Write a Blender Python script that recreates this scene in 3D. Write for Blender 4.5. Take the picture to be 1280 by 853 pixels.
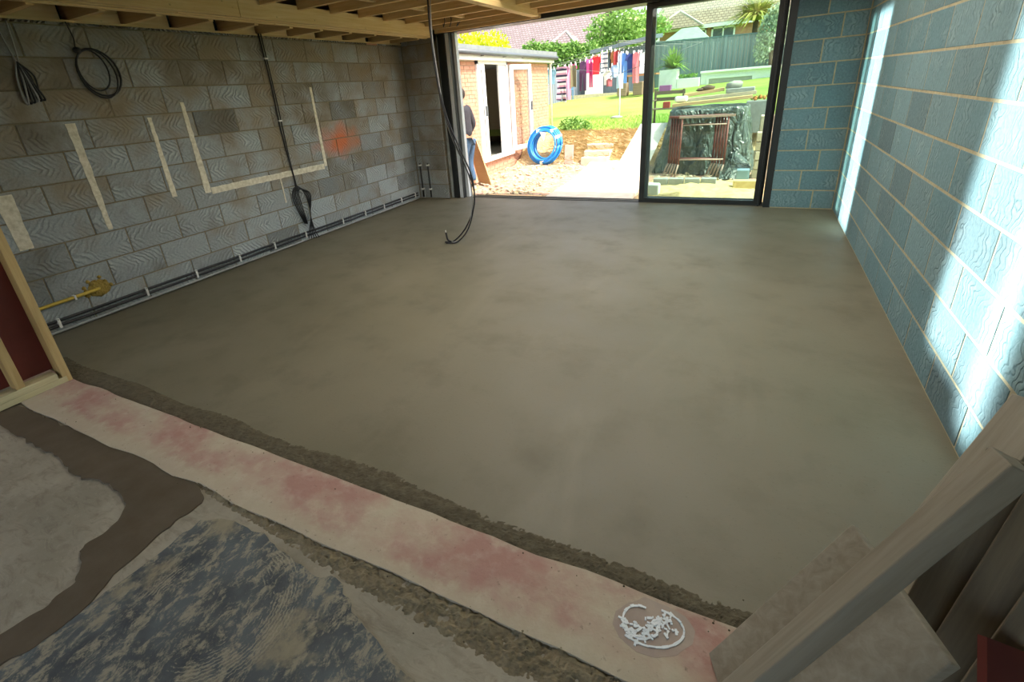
import bpy, bmesh, math, random
from mathutils import Vector, Matrix, noise
random.seed(7)
D = bpy.data
for o in list(D.objects): D.objects.remove(o, do_unlink=True)
SC = bpy.context.scene
COL = SC.collection

# ------------------------------------------------------------------ camera
cam = D.cameras.new('camera'); co = D.objects.new('camera', cam); COL.objects.link(co)
cam.sensor_width = 36.0; cam.lens = 597.85/1280*36.0
cam.shift_x = (640-611.61)/1280; cam.shift_y = -(426.5-362.64)/1280
cam.clip_start = 0.02; cam.clip_end = 300
R = ((0.8849,-0.4518,-0.1131),(0.4594,0.8072,0.3706),(-0.0761,-0.38,0.9219))   # columns right, forward, up
co.matrix_world = Matrix(((R[0][0],R[0][2],-R[0][1],4.7878),(R[1][0],R[1][2],-R[1][1],-1.8983),
                          (R[2][0],R[2][2],-R[2][1],1.5312),(0,0,0,1)))
SC.camera = co
# ------------------------------------------------------------------ light
W = D.worlds.new('world'); SC.world = W; W.use_nodes = True
nt = W.node_tree; nt.nodes.clear()
sky = nt.nodes.new('ShaderNodeTexSky'); sky.sky_type = 'NISHITA'; sky.sun_disc = False
sky.sun_elevation = math.radians(55); sky.sun_rotation = math.radians(100); sky.air_density = 1.0; sky.dust_density = 3.5; sky.ozone_density = 1.0
bgn = nt.nodes.new('ShaderNodeBackground'); bgn.inputs[1].default_value = 0.30
wo = nt.nodes.new('ShaderNodeOutputWorld')
wt = nt.nodes.new('ShaderNodeMixRGB'); wt.blend_type = 'MULTIPLY'; wt.inputs[0].default_value = 1; wt.inputs[2].default_value = (1, .93, .80, 1)
nt.links.new(sky.outputs[0], wt.inputs[1]); nt.links.new(wt.outputs[0], bgn.inputs[0]); nt.links.new(bgn.outputs[0], wo.inputs[0])
def aim(o, d): o.rotation_euler = Vector(d).to_track_quat('-Z', 'Y').to_euler()
sun = D.lights.new('sun', 'SUN'); sun.energy = 3.4; sun.angle = math.radians(0.6); sun.color = (1.0, 0.95, 0.86)
so = D.objects.new('sun', sun); COL.objects.link(so); so.location = (20, 20, 30)
aim(so, (-0.58, 0.10, -0.80))
# added mid-air lamps standing in for sunlight reflected onto the right wall: collimated beams
def beam_light(name, hit, t, dist, w, z0, z1, power):
    d = Vector((1, -t, 0)).normalized()
    L = D.lights.new(name, 'AREA'); L.shape = 'RECTANGLE'; L.size = w; L.size_y = z1-z0
    L.spread = math.radians(1.6); L.energy = power; L.color = (0.86, 1.0, 0.98)
    o = D.objects.new(name, L); COL.objects.link(o)
    o.location = Vector((5.684, hit, (z0+z1)/2)) - d*dist
    aim(o, d)
beam_light('reflected_sun', 4.07, 0.28, 5.0, 0.83, 0.02, 1.93, 12)
beam_light('reflected_sun', 0.66, 1.0, 7.0, 0.48, 0.22, 2.1, 6.5)
beam_light('reflected_sun', 0.36, 1.0, 7.2, 0.13, 0.10, 0.95, 1.1)
SC.view_settings.view_transform = 'Standard'; SC.view_settings.look = 'None'
SC.view_settings.exposure = 1.2; SC.view_settings.gamma = 1.0; SC.view_settings.use_curve_mapping = False

# ------------------------------------------------------------------ materials
def lin(h):
    h = h.lstrip('#'); v = [int(h[i:i+2], 16)/255 for i in (0, 2, 4)]
    return tuple(c/12.92 if c <= .04045 else ((c+.055)/1.055)**2.4 for c in v)+(1,)
class N:
    def __init__(s, name):
        s.m = D.materials.new(name); s.m.use_nodes = True; s.t = s.m.node_tree; s.b = s.t.nodes['Principled BSDF']
        s.tc = s.t.nodes.new('ShaderNodeTexCoord')
    def n(s, typ, **kw):
        x = s.t.nodes.new('ShaderNode'+typ)
        for k, v in kw.items(): setattr(x, k, v)
        return x
    def l(s, a, b): s.t.links.new(a, b)
    def map(s, scale=(1,1,1), src='Object', rot=(0,0,0)):
        m = s.n('Mapping'); m.inputs['Scale'].default_value = scale; m.inputs['Rotation'].default_value = rot
        s.l(s.tc.outputs[src], m.inputs['Vector']); return m.outputs[0]
    def noise(s, scale, detail=4, rough=.55, vec=None, dist=0):
        x = s.n('TexNoise'); x.inputs['Scale'].default_value = scale; x.inputs['Detail'].default_value = detail
        x.inputs['Roughness'].default_value = rough; x.inputs['Distortion'].default_value = dist
        s.l(vec if vec else s.tc.outputs['Object'], x.inputs['Vector']); return x.outputs[0]
    def ramp(s, fac, stops, interp='LINEAR'):
        r = s.n('ValToRGB'); r.color_ramp.interpolation = interp; e = r.color_ramp.elements
        e[0].position, e[0].color = stops[0]; e[1].position, e[1].color = stops[-1]
        for p, c in stops[1:-1]:
            q = e.new(p); q.color = c
        s.l(fac, r.inputs[0]); return r.outputs[0]
    def math(s, op, a, b=None, c=None):
        x = s.n('Math', operation=op)
        for i, v in enumerate((a, b, c)):
            if v is None: continue
            if isinstance(v, (int, float)): x.inputs[i].default_value = v
            else: s.l(v, x.inputs[i])
        return x.outputs[0]
    def mix(s, fac, a, b, typ='MIX'):
        x = s.n('MixRGB', blend_type=typ)
        for i, v in enumerate((fac, a, b)):
            if isinstance(v, (int, float)): x.inputs[i].default_value = v
            elif isinstance(v, tuple): x.inputs[i].default_value = v
            else: s.l(v, x.inputs[i])
        return x.outputs[0]
    def bump(s, h, strength=.3, dist=.01):
        x = s.n('Bump'); x.inputs['Strength'].default_value = strength; x.inputs['Distance'].default_value = dist
        s.l(h, x.inputs['Height']); s.l(x.outputs[0], s.b.inputs['Normal'])
    def col(s, v):
        if isinstance(v, tuple): s.b.inputs['Base Color'].default_value = v
        else: s.l(v, s.b.inputs['Base Color'])
    def rough(s, v):
        if isinstance(v, (int, float)): s.b.inputs['Roughness'].default_value = v
        else: s.l(v, s.b.inputs['Roughness'])
BW = ((0, (0,0,0,1)), (1, (1,1,1,1)))
def g(v): return (v, v, v, 1)
def pmat(name, a, b=None, scale=8, rough=.7, bump=.2, bdist=.004, metal=0, stretch=(1,1,1), rnd=0.0, detail=5):
    k = N(name); a = lin(a); b = lin(b) if b else a
    v = k.map(stretch); f = k.noise(scale, detail, .6, v)
    f2 = k.ramp(f, ((.3, g(0)), (.7, g(1))))
    c = k.mix(f2, a, b)
    if rnd:
        oi = k.n('ObjectInfo'); h = k.n('HueSaturation'); k.l(c, h.inputs['Color'])
        k.l(k.math('MULTIPLY_ADD', oi.outputs['Random'], rnd*2, 1-rnd), h.inputs['Value']); c = h.outputs[0]
    k.col(c); k.rough(rough); k.b.inputs['Metallic'].default_value = metal
    if bump: k.bump(f, bump, bdist)
    return k.m
def wood(name, a, b, rough=.75, axis=1, scale=6, rnd=.12):
    st = [22, 22, 22]; st[axis] = 1.2
    k = N(name); a = lin(a); b = lin(b)
    v = k.map(tuple(st)); f = k.noise(scale/6*1.6, 6, .65, v, .6)
    blot = k.noise(5, 3)
    c = k.mix(k.ramp(f, ((.32, g(0)), (.68, g(1)))), a, b)
    kn = k.n('TexVoronoi'); kn.inputs['Scale'].default_value = 2.2; k.l(k.map((4, 4, 4)), kn.inputs['Vector'])
    c = k.mix(k.ramp(kn.outputs['Distance'], ((.04, g(.55)), (.09, g(0)))), c, tuple(x*.35 for x in a[:3])+(1,))
    c = k.mix(k.math('MULTIPLY', blot, .35), c, tuple(x*.6 for x in b[:3])+(1,))
    oi = k.n('ObjectInfo'); h = k.n('HueSaturation'); k.l(c, h.inputs['Color'])
    k.l(k.math('MULTIPLY_ADD', oi.outputs['Random'], rnd*2, 1-rnd), h.inputs['Value'])
    k.col(h.outputs[0]); k.rough(rough); k.bump(f, .25, .003); return k.m
def block_mat(name, a, b, cdark, wavy, lam, stain=False):
    """aerated block: keyed zigzag relief, tone varying from block to block"""
    k = N(name); oi = k.n('ObjectInfo')
    sp = k.n('SeparateXYZ'); k.l(k.tc.outputs['Object'], sp.inputs[0])
    rz = k.math('ADD', sp.outputs[2], k.math('MULTIPLY', oi.outputs['Random'], .37))
    pp = k.math('ABSOLUTE', sp.outputs[2]) if wavy < .5 else k.math('PINGPONG', rz, .03)
    sgn = k.math('SIGN', k.math('SUBTRACT', k.math('FRACT', k.math('MULTIPLY', oi.outputs['Random'], 7.31)), .5))
    off = k.math('MULTIPLY', k.math('MULTIPLY', pp, .95 if wavy < .5 else .55), sgn)
    w4 = k.n('TexNoise', noise_dimensions='4D'); w4.inputs['Scale'].default_value = 9; w4.inputs['Detail'].default_value = 2
    k.l(k.tc.outputs['Object'], w4.inputs['Vector']); k.l(k.math('MULTIPLY', oi.outputs['Random'], 50), w4.inputs['W'])
    d = k.math('MULTIPLY', k.math('SUBTRACT', w4.outputs[0], .5), .10+.10*wavy)
    ph = k.math('ADD', k.math('ADD', sp.outputs[1], off), d)
    s = k.math('SINE', k.math('MULTIPLY', ph, 6.2832/lam))
    s = k.math('SMOOTH_MIN', s, .55, .3) if wavy < .5 else k.math('SUBTRACT', .5, k.math('POWER', k.math('MULTIPLY_ADD', s, .5, .5), 5.0))
    m4 = k.n('TexNoise', noise_dimensions='4D'); m4.inputs['Scale'].default_value = 7; m4.inputs['Detail'].default_value = 3
    k.l(k.tc.outputs['Object'], m4.inputs['Vector']); k.l(k.math('MULTIPLY', oi.outputs['Random'], 91), m4.inputs['W'])
    mask = k.ramp(m4.outputs[0], ((.38, g(0)), (.62, g(1))))
    # relief fades toward the block's edges
    ey = k.math('SUBTRACT', 1.0, k.math('POWER', k.math('ABSOLUTE', k.math('MULTIPLY', sp.outputs[2], 1/.112)), 4))
    rel = k.math('MULTIPLY', k.math('MULTIPLY', s, mask), ey)
    fine = k.noise(60, 3)
    h = k.math('ADD', rel, k.math('MULTIPLY', fine, .35))
    k.bump(h, .7, .007)
    r2 = k.math('FRACT', k.math('MULTIPLY', oi.outputs['Random'], 13.7))
    c = k.mix(k.ramp(k.math('ADD', k.math('MULTIPLY', m4.outputs[0], .6), k.math('MULTIPLY', r2, .4)), ((.3, g(0)), (.72, g(1)))), lin(a), lin(b))
    c = k.mix(k.ramp(r2, ((.80, g(0)), (.95, g(.65)))), c, lin(cdark))
    c = k.mix(k.math('MULTIPLY', k.ramp(rel, ((.0, g(1)), (.5, g(0)))), k.math('MULTIPLY', mask, .26 if wavy < .5 else .38)), c, lin(cdark))
    c = k.mix(k.math('MULTIPLY', k.ramp(rel, ((.25, g(0)), (.5, g(1)))), .20 if wavy < .5 else .05), c, lin('#c9cbc4'))
    c = k.mix(.5, c, k.ramp(fine, ((.3, g(.35)), (.7, g(.72)))), 'SOFT_LIGHT')
    if stain:
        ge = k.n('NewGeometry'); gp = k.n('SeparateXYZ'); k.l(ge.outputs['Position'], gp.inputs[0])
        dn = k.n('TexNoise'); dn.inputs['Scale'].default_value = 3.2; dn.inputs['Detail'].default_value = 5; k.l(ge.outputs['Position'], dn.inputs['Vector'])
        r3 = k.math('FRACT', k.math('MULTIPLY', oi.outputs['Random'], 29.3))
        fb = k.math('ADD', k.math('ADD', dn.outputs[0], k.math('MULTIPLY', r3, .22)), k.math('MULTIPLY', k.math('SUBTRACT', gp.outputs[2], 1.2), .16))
        c = k.mix(k.ramp(fb, ((.50, g(0)), (.85, g(.85)))), c, lin('#8a7a5e'))  # brown tone that grows with height up the wall
        k2 = k.math('ADD', k.math('MULTIPLY', dn.outputs[0], .5), k.math('MULTIPLY', k.math('FRACT', k.math('MULTIPLY', oi.outputs['Random'], 41.9)), .5))
        c = k.mix(k.ramp(k2, ((.62, g(0)), (.80, g(.55)))), c, lin('#4e4d48'))
        vm = k.n('VectorMath', operation='SUBTRACT'); k.l(ge.outputs['Position'], vm.inputs[0]); vm.inputs[1].default_value = (0, 3.0, 1.12)
        vs = k.n('VectorMath', operation='MULTIPLY'); k.l(vm.outputs[0], vs.inputs[0]); vs.inputs[1].default_value = (0, 2.2, 4.2)
        ln = k.n('VectorMath', operation='LENGTH'); k.l(vs.outputs[0], ln.inputs[0])
        wn = k.n('TexNoise'); wn.inputs['Scale'].default_value = 4.5; wn.inputs['Detail'].default_value = 5; k.l(ge.outputs['Position'], wn.inputs['Vector'])
        ds = k.math('ADD', ln.outputs['Value'], k.math('MULTIPLY', k.math('SUBTRACT', wn.outputs[0], .5), 1.6))
        c = k.mix(k.ramp(ds, ((.15, g(.95)), (1.2, g(0)))), c, lin('#c86f45'))
    k.col(c); k.rough(.9); return k.m

M = {}
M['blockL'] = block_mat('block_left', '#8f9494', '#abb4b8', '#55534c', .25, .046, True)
M['blockR'] = block_mat('block_right', '#62828a', '#7c9aa0', '#465960', 1.0, .040)
M['mortar'] = pmat('mortar', '#6f6650', '#8a7f66', 25, .95, .5, .006)
M['mortarR'] = pmat('mortar_right', '#9a9277', '#b5ab8c', 25, .95, .5, .006)
M['timber'] = wood('roof_timber', '#d6b276', '#e8cd98', axis=1)
M['timberX'] = wood('roof_timber_cross', '#c9a66c', '#e0c28e', axis=0)
M['timberZ'] = wood('stud_timber', '#a48a5a', '#c2aa78', axis=2)
M['timberP'] = wood('plate_timber', '#b7ad86', '#cfc7a0', axis=1)
M['deck'] = pmat('roof_deck', '#b7a478', '#cdbd92', 14, .85, .1)
M['felt'] = pmat('black_felt', '#2b2927', '#1d1c1b', 9, .7, .2)
M['oldwood'] = wood('weathered_board', '#8a8170', '#a59d8c', axis=0, rnd=.1)
M['darkwood'] = wood('dark_board', '#5e5444', '#83765f', axis=0, rnd=.15)
M['black'] = pmat('black_cable', '#17171a', '#222226', 30, .45, 0)
M['greyc'] = pmat('grey_cable', '#8f9090', '#a3a4a3', 30, .5, 0)
M['copperred'] = pmat('brown_cable', '#4a2d24', '#3a221c', 30, .5, 0)
M['clip'] = pmat('white_clip', '#e6e6e2', '#d5d5d0', 30, .5, 0)
M['gas'] = pmat('yellow_pipe', '#b79a2e', '#cbb048', 30, .5, .1)
M['foam'] = pmat('foam_mortar', '#a48c45', '#8a7434', 22, .95, .8, .02)
M['alu'] = pmat('aluminium_white', '#dfe5ea', '#cfd6dd', 5, .35, 0)
M['anth'] = pmat('anthracite_frame', '#1d2123', '#262b2d', 5, .4, 0)
M['anth2'] = pmat('grey_frame', '#596066', '#50575c', 5, .35, 0)
M['insul'] = pmat('reveal_insulation', '#6d716f', '#858a88', 7, .6, .4, .02)
M['pvc'] = pmat('white_pvc', '#eceeee', '#dfe2e3', 5, .4, 0)
M['sunslit'] = pmat('sun_slit_colour', '#efe9d8', '#c6bea6', 28, .95, .6, .01)  # pale colour standing in for sunlight slits on the left wall
M['orange'] = None
M['brick'] = pmat('orange_brick', '#b27f66', '#c49680', 9, .9, .3, .006)
M['bmortar'] = pmat('brick_mortar', '#c9b8a2', '#bfae98', 20, .95, .2)
M['fence'] = pmat('fence_paint', '#67717f', '#747e8c', 6, .8, .2, .004, stretch=(9,9,1))
M['fenceT'] = pmat('fence_paint_teal', '#62797e', '#6d858a', 6, .8, .2, .004, stretch=(9,9,1))
M['white'] = pmat('white_render', '#e6e9e6', '#dadfdd', 6, .8, .1)
M['greyp'] = pmat('grey_panel', '#a6a89c', '#989a90', 10, .8, .1)
M['stone'] = pmat('pale_stone', '#c9bea6', '#b0a58c', 12, .9, .5, .01)
M['stoneg'] = pmat('grey_stone', '#9aa09c', '#868c88', 12, .9, .5, .01)
M['concpath'] = pmat('pale_concrete', '#d9d3c4', '#c8c0ae', 6, .85, .3, .005)
k = N('green_black_sheeting'); n1 = k.noise(2.2, 2, .5, k.map((1.6, 1.6, .7)), 1.5); n2 = k.noise(6, 3, .5, k.map((1.4, 1.4, .8)), 1.2)
k.col(k.mix(n1, lin('#3a4642'), lin('#63726c'))); k.rough(.22); k.b.inputs['Specular IOR Level'].default_value = .7
k.bump(k.math('ADD', n1, k.math('MULTIPLY', n2, .5)), 1.0, .16); M['tarp'] = k.m
M['redsteel'] = pmat('red_oxide_steel', '#6a3731', '#7a463d', 14, .55, .2)
M['worn'] = pmat('worn_steel', '#a58d80', '#b8a294', 14, .55, .2)
M['blue'] = pmat('blue_pipe', '#1877c8', '#2b8bd8', 5, .35, 0)
M['ply'] = pmat('plywood', '#d1b283', '#c4a374', 5, .75, .1, stretch=(1,1,8))
M['roofP'] = None
M['skin'] = pmat('skin', '#b98a6c', '#a87a5e', 20, .6, 0)
M['hair'] = pmat('dark_hair', '#2a211c', '#1b1512', 40, .7, .4)
M['jacket'] = pmat('dark_jacket', '#33313a', '#26252c', 14, .8, .3)
M['jeans'] = pmat('blue_jeans', '#4a6685', '#3b5674', 20, .85, .2)
M['shoe'] = pmat('brown_boot', '#4b3a2a', '#3c2e22', 12, .7, .1)
M['redmem'] = pmat('red_membrane', '#5e261f', '#70302a', 3, .55, .3, .01)
def glassmat(name, tint, refl=.08):
    k = N(name); t = k.t; t.nodes.remove(k.b)
    tr = k.n('BsdfTransparent'); tr.inputs[0].default_value = tint
    gl = k.n('BsdfGlossy'); gl.inputs['Roughness'].default_value = .02
    lw = k.n('LayerWeight'); lw.inputs[0].default_value = .5; fa = k.math('MULTIPLY_ADD', k.math('POWER', lw.outputs[1], 4.0), .5, .03)
    mx = k.n('MixShader'); k.l(fa, mx.inputs[0]); k.l(tr.outputs[0], mx.inputs[1]); k.l(gl.outputs[0], mx.inputs[2])
    k.l(mx.outputs[0], t.nodes['Material Output'].inputs[0]); return k.m
M['glass'] = glassmat('door_glass', (.88, .95, .92, 1))
M['clearglass'] = glassmat('clear_glass', (.92, .95, .95, 1))
# screed
k = N('wet_screed')
n1 = k.noise(.55, 3, .5); n2 = k.noise(2.6, 6, .6); n3 = k.noise(90, 3, .6); n4 = k.noise(1.3, 5, .6, k.map((1, .35, 1), rot=(0, 0, .6)), 1.2)
c = k.mix(k.ramp(n1, ((.35, g(0)), (.65, g(1)))), lin('#6d6854'), lin('#7b7562'))
c = k.mix(k.math('MULTIPLY', k.ramp(n2, ((.52, g(0)), (.75, g(1)))), .45), c, lin('#58523f'))
c = k.mix(k.math('MULTIPLY', k.ramp(n4, ((.55, g(0)), (.72, g(1)))), .35), c, lin('#86806c'))
c = k.mix(k.math('MULTIPLY', k.ramp(n3, ((.62, g(0)), (.75, g(1)))), .35), c, lin('#4d4737'))
k.col(c); k.rough(k.math('MULTIPLY_ADD', n2, .35, .36))
k.bump(k.math('ADD', k.math('MULTIPLY', n3, .12), k.math('MULTIPLY', n4, .7)), .35, .012); k.b.inputs['Specular IOR Level'].default_value = .45
M['screed'] = k.m
# crumbly screed edge and mud
M['crumb'] = pmat('crumbly_screed', '#4f4836', '#6a624e', 22, .95, 1.0, .015, detail=9)
M['mud'] = pmat('dried_mud', '#6b614b', '#958a70', 18, .95, 1.0, .02, detail=9)
M['channel'] = pmat('channel_screed', '#554b3a', '#63594a', 7, .75, .4, .01, detail=6)
# threshold strip
k = N('dusty_pink_concrete')
n1 = k.noise(2.3, 5, .62, k.map((1, 1.4, 1))); n2 = k.noise(14, 6, .65); n3 = k.noise(55, 3)
c = k.mix(k.ramp(n1, ((.34, g(0)), (.60, g(1)))), lin('#bdb49e'), lin('#ad877d'))
sp = k.n('SeparateXYZ'); k.l(k.tc.outputs['Object'], sp.inputs[0])
edge = k.math('ABSOLUTE', k.math('ADD', sp.outputs[1], .905))
c = k.mix(k.ramp(k.math('ADD', edge, k.math('MULTIPLY', k.math('SUBTRACT', n2, .5), .12)), ((.085, g(0)), (.14, g(.85)))), c, lin('#b9b09a'))
c = k.mix(k.math('MULTIPLY', k.ramp(n2, ((.5, g(0)), (.72, g(1)))), .35), c, lin('#d0c6b4'))
c = k.mix(k.math('MULTIPLY', k.ramp(n3, ((.66, g(0)), (.75, g(1)))), .5), c, lin('#5a4a44'))
k.col(c); k.rough(.92); k.bump(k.math('ADD', n2, k.math('MULTIPLY', n3, .4)), .45, .01); M['strip'] = k.m
# old slab
k = N('old_slab')
n1 = k.noise(1.8, 6, .65); n2 = k.noise(9, 7, .7, k.map((1, 2.6, 1), rot=(0, 0, .35)), 1.0); n3 = k.noise(70, 3)
c = k.mix(k.ramp(n1, ((.38, g(0)), (.62, g(1)))), lin('#8f8979'), lin('#aaa392'))
c = k.mix(k.math('MULTIPLY', k.ramp(n2, ((.5, g(0)), (.66, g(1)))), .6), c, lin('#766e60'))
c = k.mix(k.math('MULTIPLY', k.ramp(n3, ((.6, g(0)), (.75, g(1)))), .3), c, lin('#b9b1a0'))
k.col(c); k.rough(.85); k.bump(k.math('ADD', n2, k.math('MULTIPLY', n3, .3)), .25, .008); M['slab'] = k.m
# bitumen with combed adhesive
k = N('bitumen_with_adhesive')
n1 = k.noise(3.2, 6, .68); n2 = k.noise(22, 5, .7); n5 = k.noise(6, 3)
wv = k.n('TexWave', wave_type='RINGS', rings_direction='Z'); wv.inputs['Scale'].default_value = 27; wv.inputs['Distortion'].default_value = 4.5
wv.inputs['Detail'].default_value = 4; wv.inputs['Detail Scale'].default_value = 3
mp = k.n('Mapping'); mp.inputs['Location'].default_value = (-3.36, 1.42, 0); k.l(k.tc.outputs['Object'], mp.inputs['Vector']); k.l(mp.outputs[0], wv.inputs['Vector'])
ln = k.n('VectorMath', operation='LENGTH'); k.l(mp.outputs[0], ln.inputs[0]); rad = ln.outputs['Value']
ring = k.math('MULTIPLY', k.ramp(rad, ((.08, g(0)), (.13, g(1)))), k.ramp(rad, ((.26, g(1)), (.34, g(0)))))
stre = k.noise(9, 8, .8, k.map((2.4, 1.5, 1), rot=(0, 0, .95)), .3)
c = k.mix(k.ramp(n5, ((.35, g(0)), (.65, g(1)))), lin('#464c50'), lin('#61696c'))
comb = k.math('MULTIPLY', k.math('MULTIPLY', wv.outputs[1], ring), k.ramp(n1, ((.46, g(0)), (.55, g(1)))))
c = k.mix(k.ramp(stre, ((.49, g(0)), (.58, g(.85)))), c, lin('#a39c87'))
c = k.mix(k.ramp(n1, ((.54, g(0)), (.64, g(.85)))), c, lin('#989079'))
c = k.mix(k.ramp(comb, ((.5, g(0)), (.8, g(.7)))), c, lin('#a8a28e'))
k.col(c); k.rough(k.math('MULTIPLY_ADD', n2, .3, .6)); k.bump(k.math('ADD', comb, stre), .5, .006); M['bitumen'] = k.m
# dirt, lawn
k = N('rubble_earth')
v = k.n('TexVoronoi'); v.inputs['Scale'].default_value = 16; k.l(k.tc.outputs['Object'], v.inputs['Vector'])
n1 = k.noise(1.6, 6, .6); n2 = k.noise(12, 5, .6)
c = k.mix(k.ramp(n1, ((.35, g(0)), (.65, g(1)))), lin('#a08a6c'), lin('#b49c86'))
c = k.mix(.35, c, v.outputs['Color'], 'SOFT_LIGHT'); c = k.mix(k.ramp(n2, ((.5, g(0)), (.7, g(.5)))), c, lin('#c8b79c'))
k.col(c); k.rough(.95); k.bump(k.math('ADD', v.outputs['Distance'], n2), .8, .03); M['earth'] = k.m
M['straw'] = pmat('dry_straw_bank', '#a88c5e', '#d2bd92', 14, .95, .9, .04, detail=8, stretch=(1, 3, 3))
M['sand'] = pmat('yellow_sand', '#c3ab74', '#d8c592', 12, .95, .7, .02, detail=8)
k = N('lawn_grass'); n1 = k.noise(.7, 4, .6); n2 = k.noise(30, 5, .7)
c = k.mix(k.ramp(n1, ((.35, g(0)), (.65, g(1)))), lin('#7fa33c'), lin('#a3b556')); c = k.mix(k.math('MULTIPLY', n2, .5), c, lin('#5f8a2c'))
k.col(c); k.rough(.9); k.bump(n2, .9, .04); M['lawn'] = k.m
def rooftile(name, a, b):
    k = N(name); br = k.n('TexBrick'); br.inputs['Scale'].default_value = 1; br.inputs['Brick Width'].default_value = .26; br.inputs['Row Height'].default_value = .17
    br.inputs['Mortar Size'].default_value = .02; br.inputs['Color1'].default_value = lin(a); br.inputs['Color2'].default_value = lin(b); br.inputs['Mortar'].default_value = lin('#5c5048')
    mp = k.n('Mapping'); mp.inputs['Rotation'].default_value = (math.radians(-90), 0, 0); k.l(k.tc.outputs['Object'], mp.inputs['Vector']); k.l(mp.outputs[0], br.inputs['Vector'])
    k.col(br.outputs[0]); k.rough(.85); k.bump(br.outputs[1], .6, -.04); return k.m
M['roofP'] = rooftile('purple_grey_tiles', '#7c7175', '#8a7f82')
M['roofB'] = rooftile('brown_tiles', '#8a7e6c', '#998c78')
def leafmat(name, a, b, tr=.25):
    k = N(name); oi = k.n('NewGeometry'); c = k.mix(oi.outputs['Random Per Island'], lin(a), lin(b)); k.col(c); k.rough(.6)
    t = k.t; td = k.n('BsdfTranslucent'); k.l(c, td.inputs[0]); mx = k.n('MixShader'); mx.inputs[0].default_value = tr
    k.l(k.b.outputs[0], mx.inputs[1]); k.l(td.outputs[0], mx.inputs[2]); k.l(mx.outputs[0], t.nodes['Material Output'].inputs[0]); return k.m
M['leafY'] = leafmat('yellow_leaves', '#d8dc1e', '#b9c414', .4)
M['leafH'] = leafmat('hedge_leaves', '#4f7d2f', '#86ad55')
M['leafT'] = leafmat('tree_leaves', '#6f9a45', '#9cc06a', .35)
M['leafS'] = leafmat('strap_leaves', '#8fa048', '#c3b96a', .3)
M['leafG'] = leafmat('spiky_leaves', '#5f8f2c', '#9dbb4c', .3)
M['leafO'] = leafmat('olive_leaves', '#98ab8e', '#c3d0b4', .3)
M['trunk'] = pmat('bark', '#6b5a48', '#574838', 12, .9, .5, .01)

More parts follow.
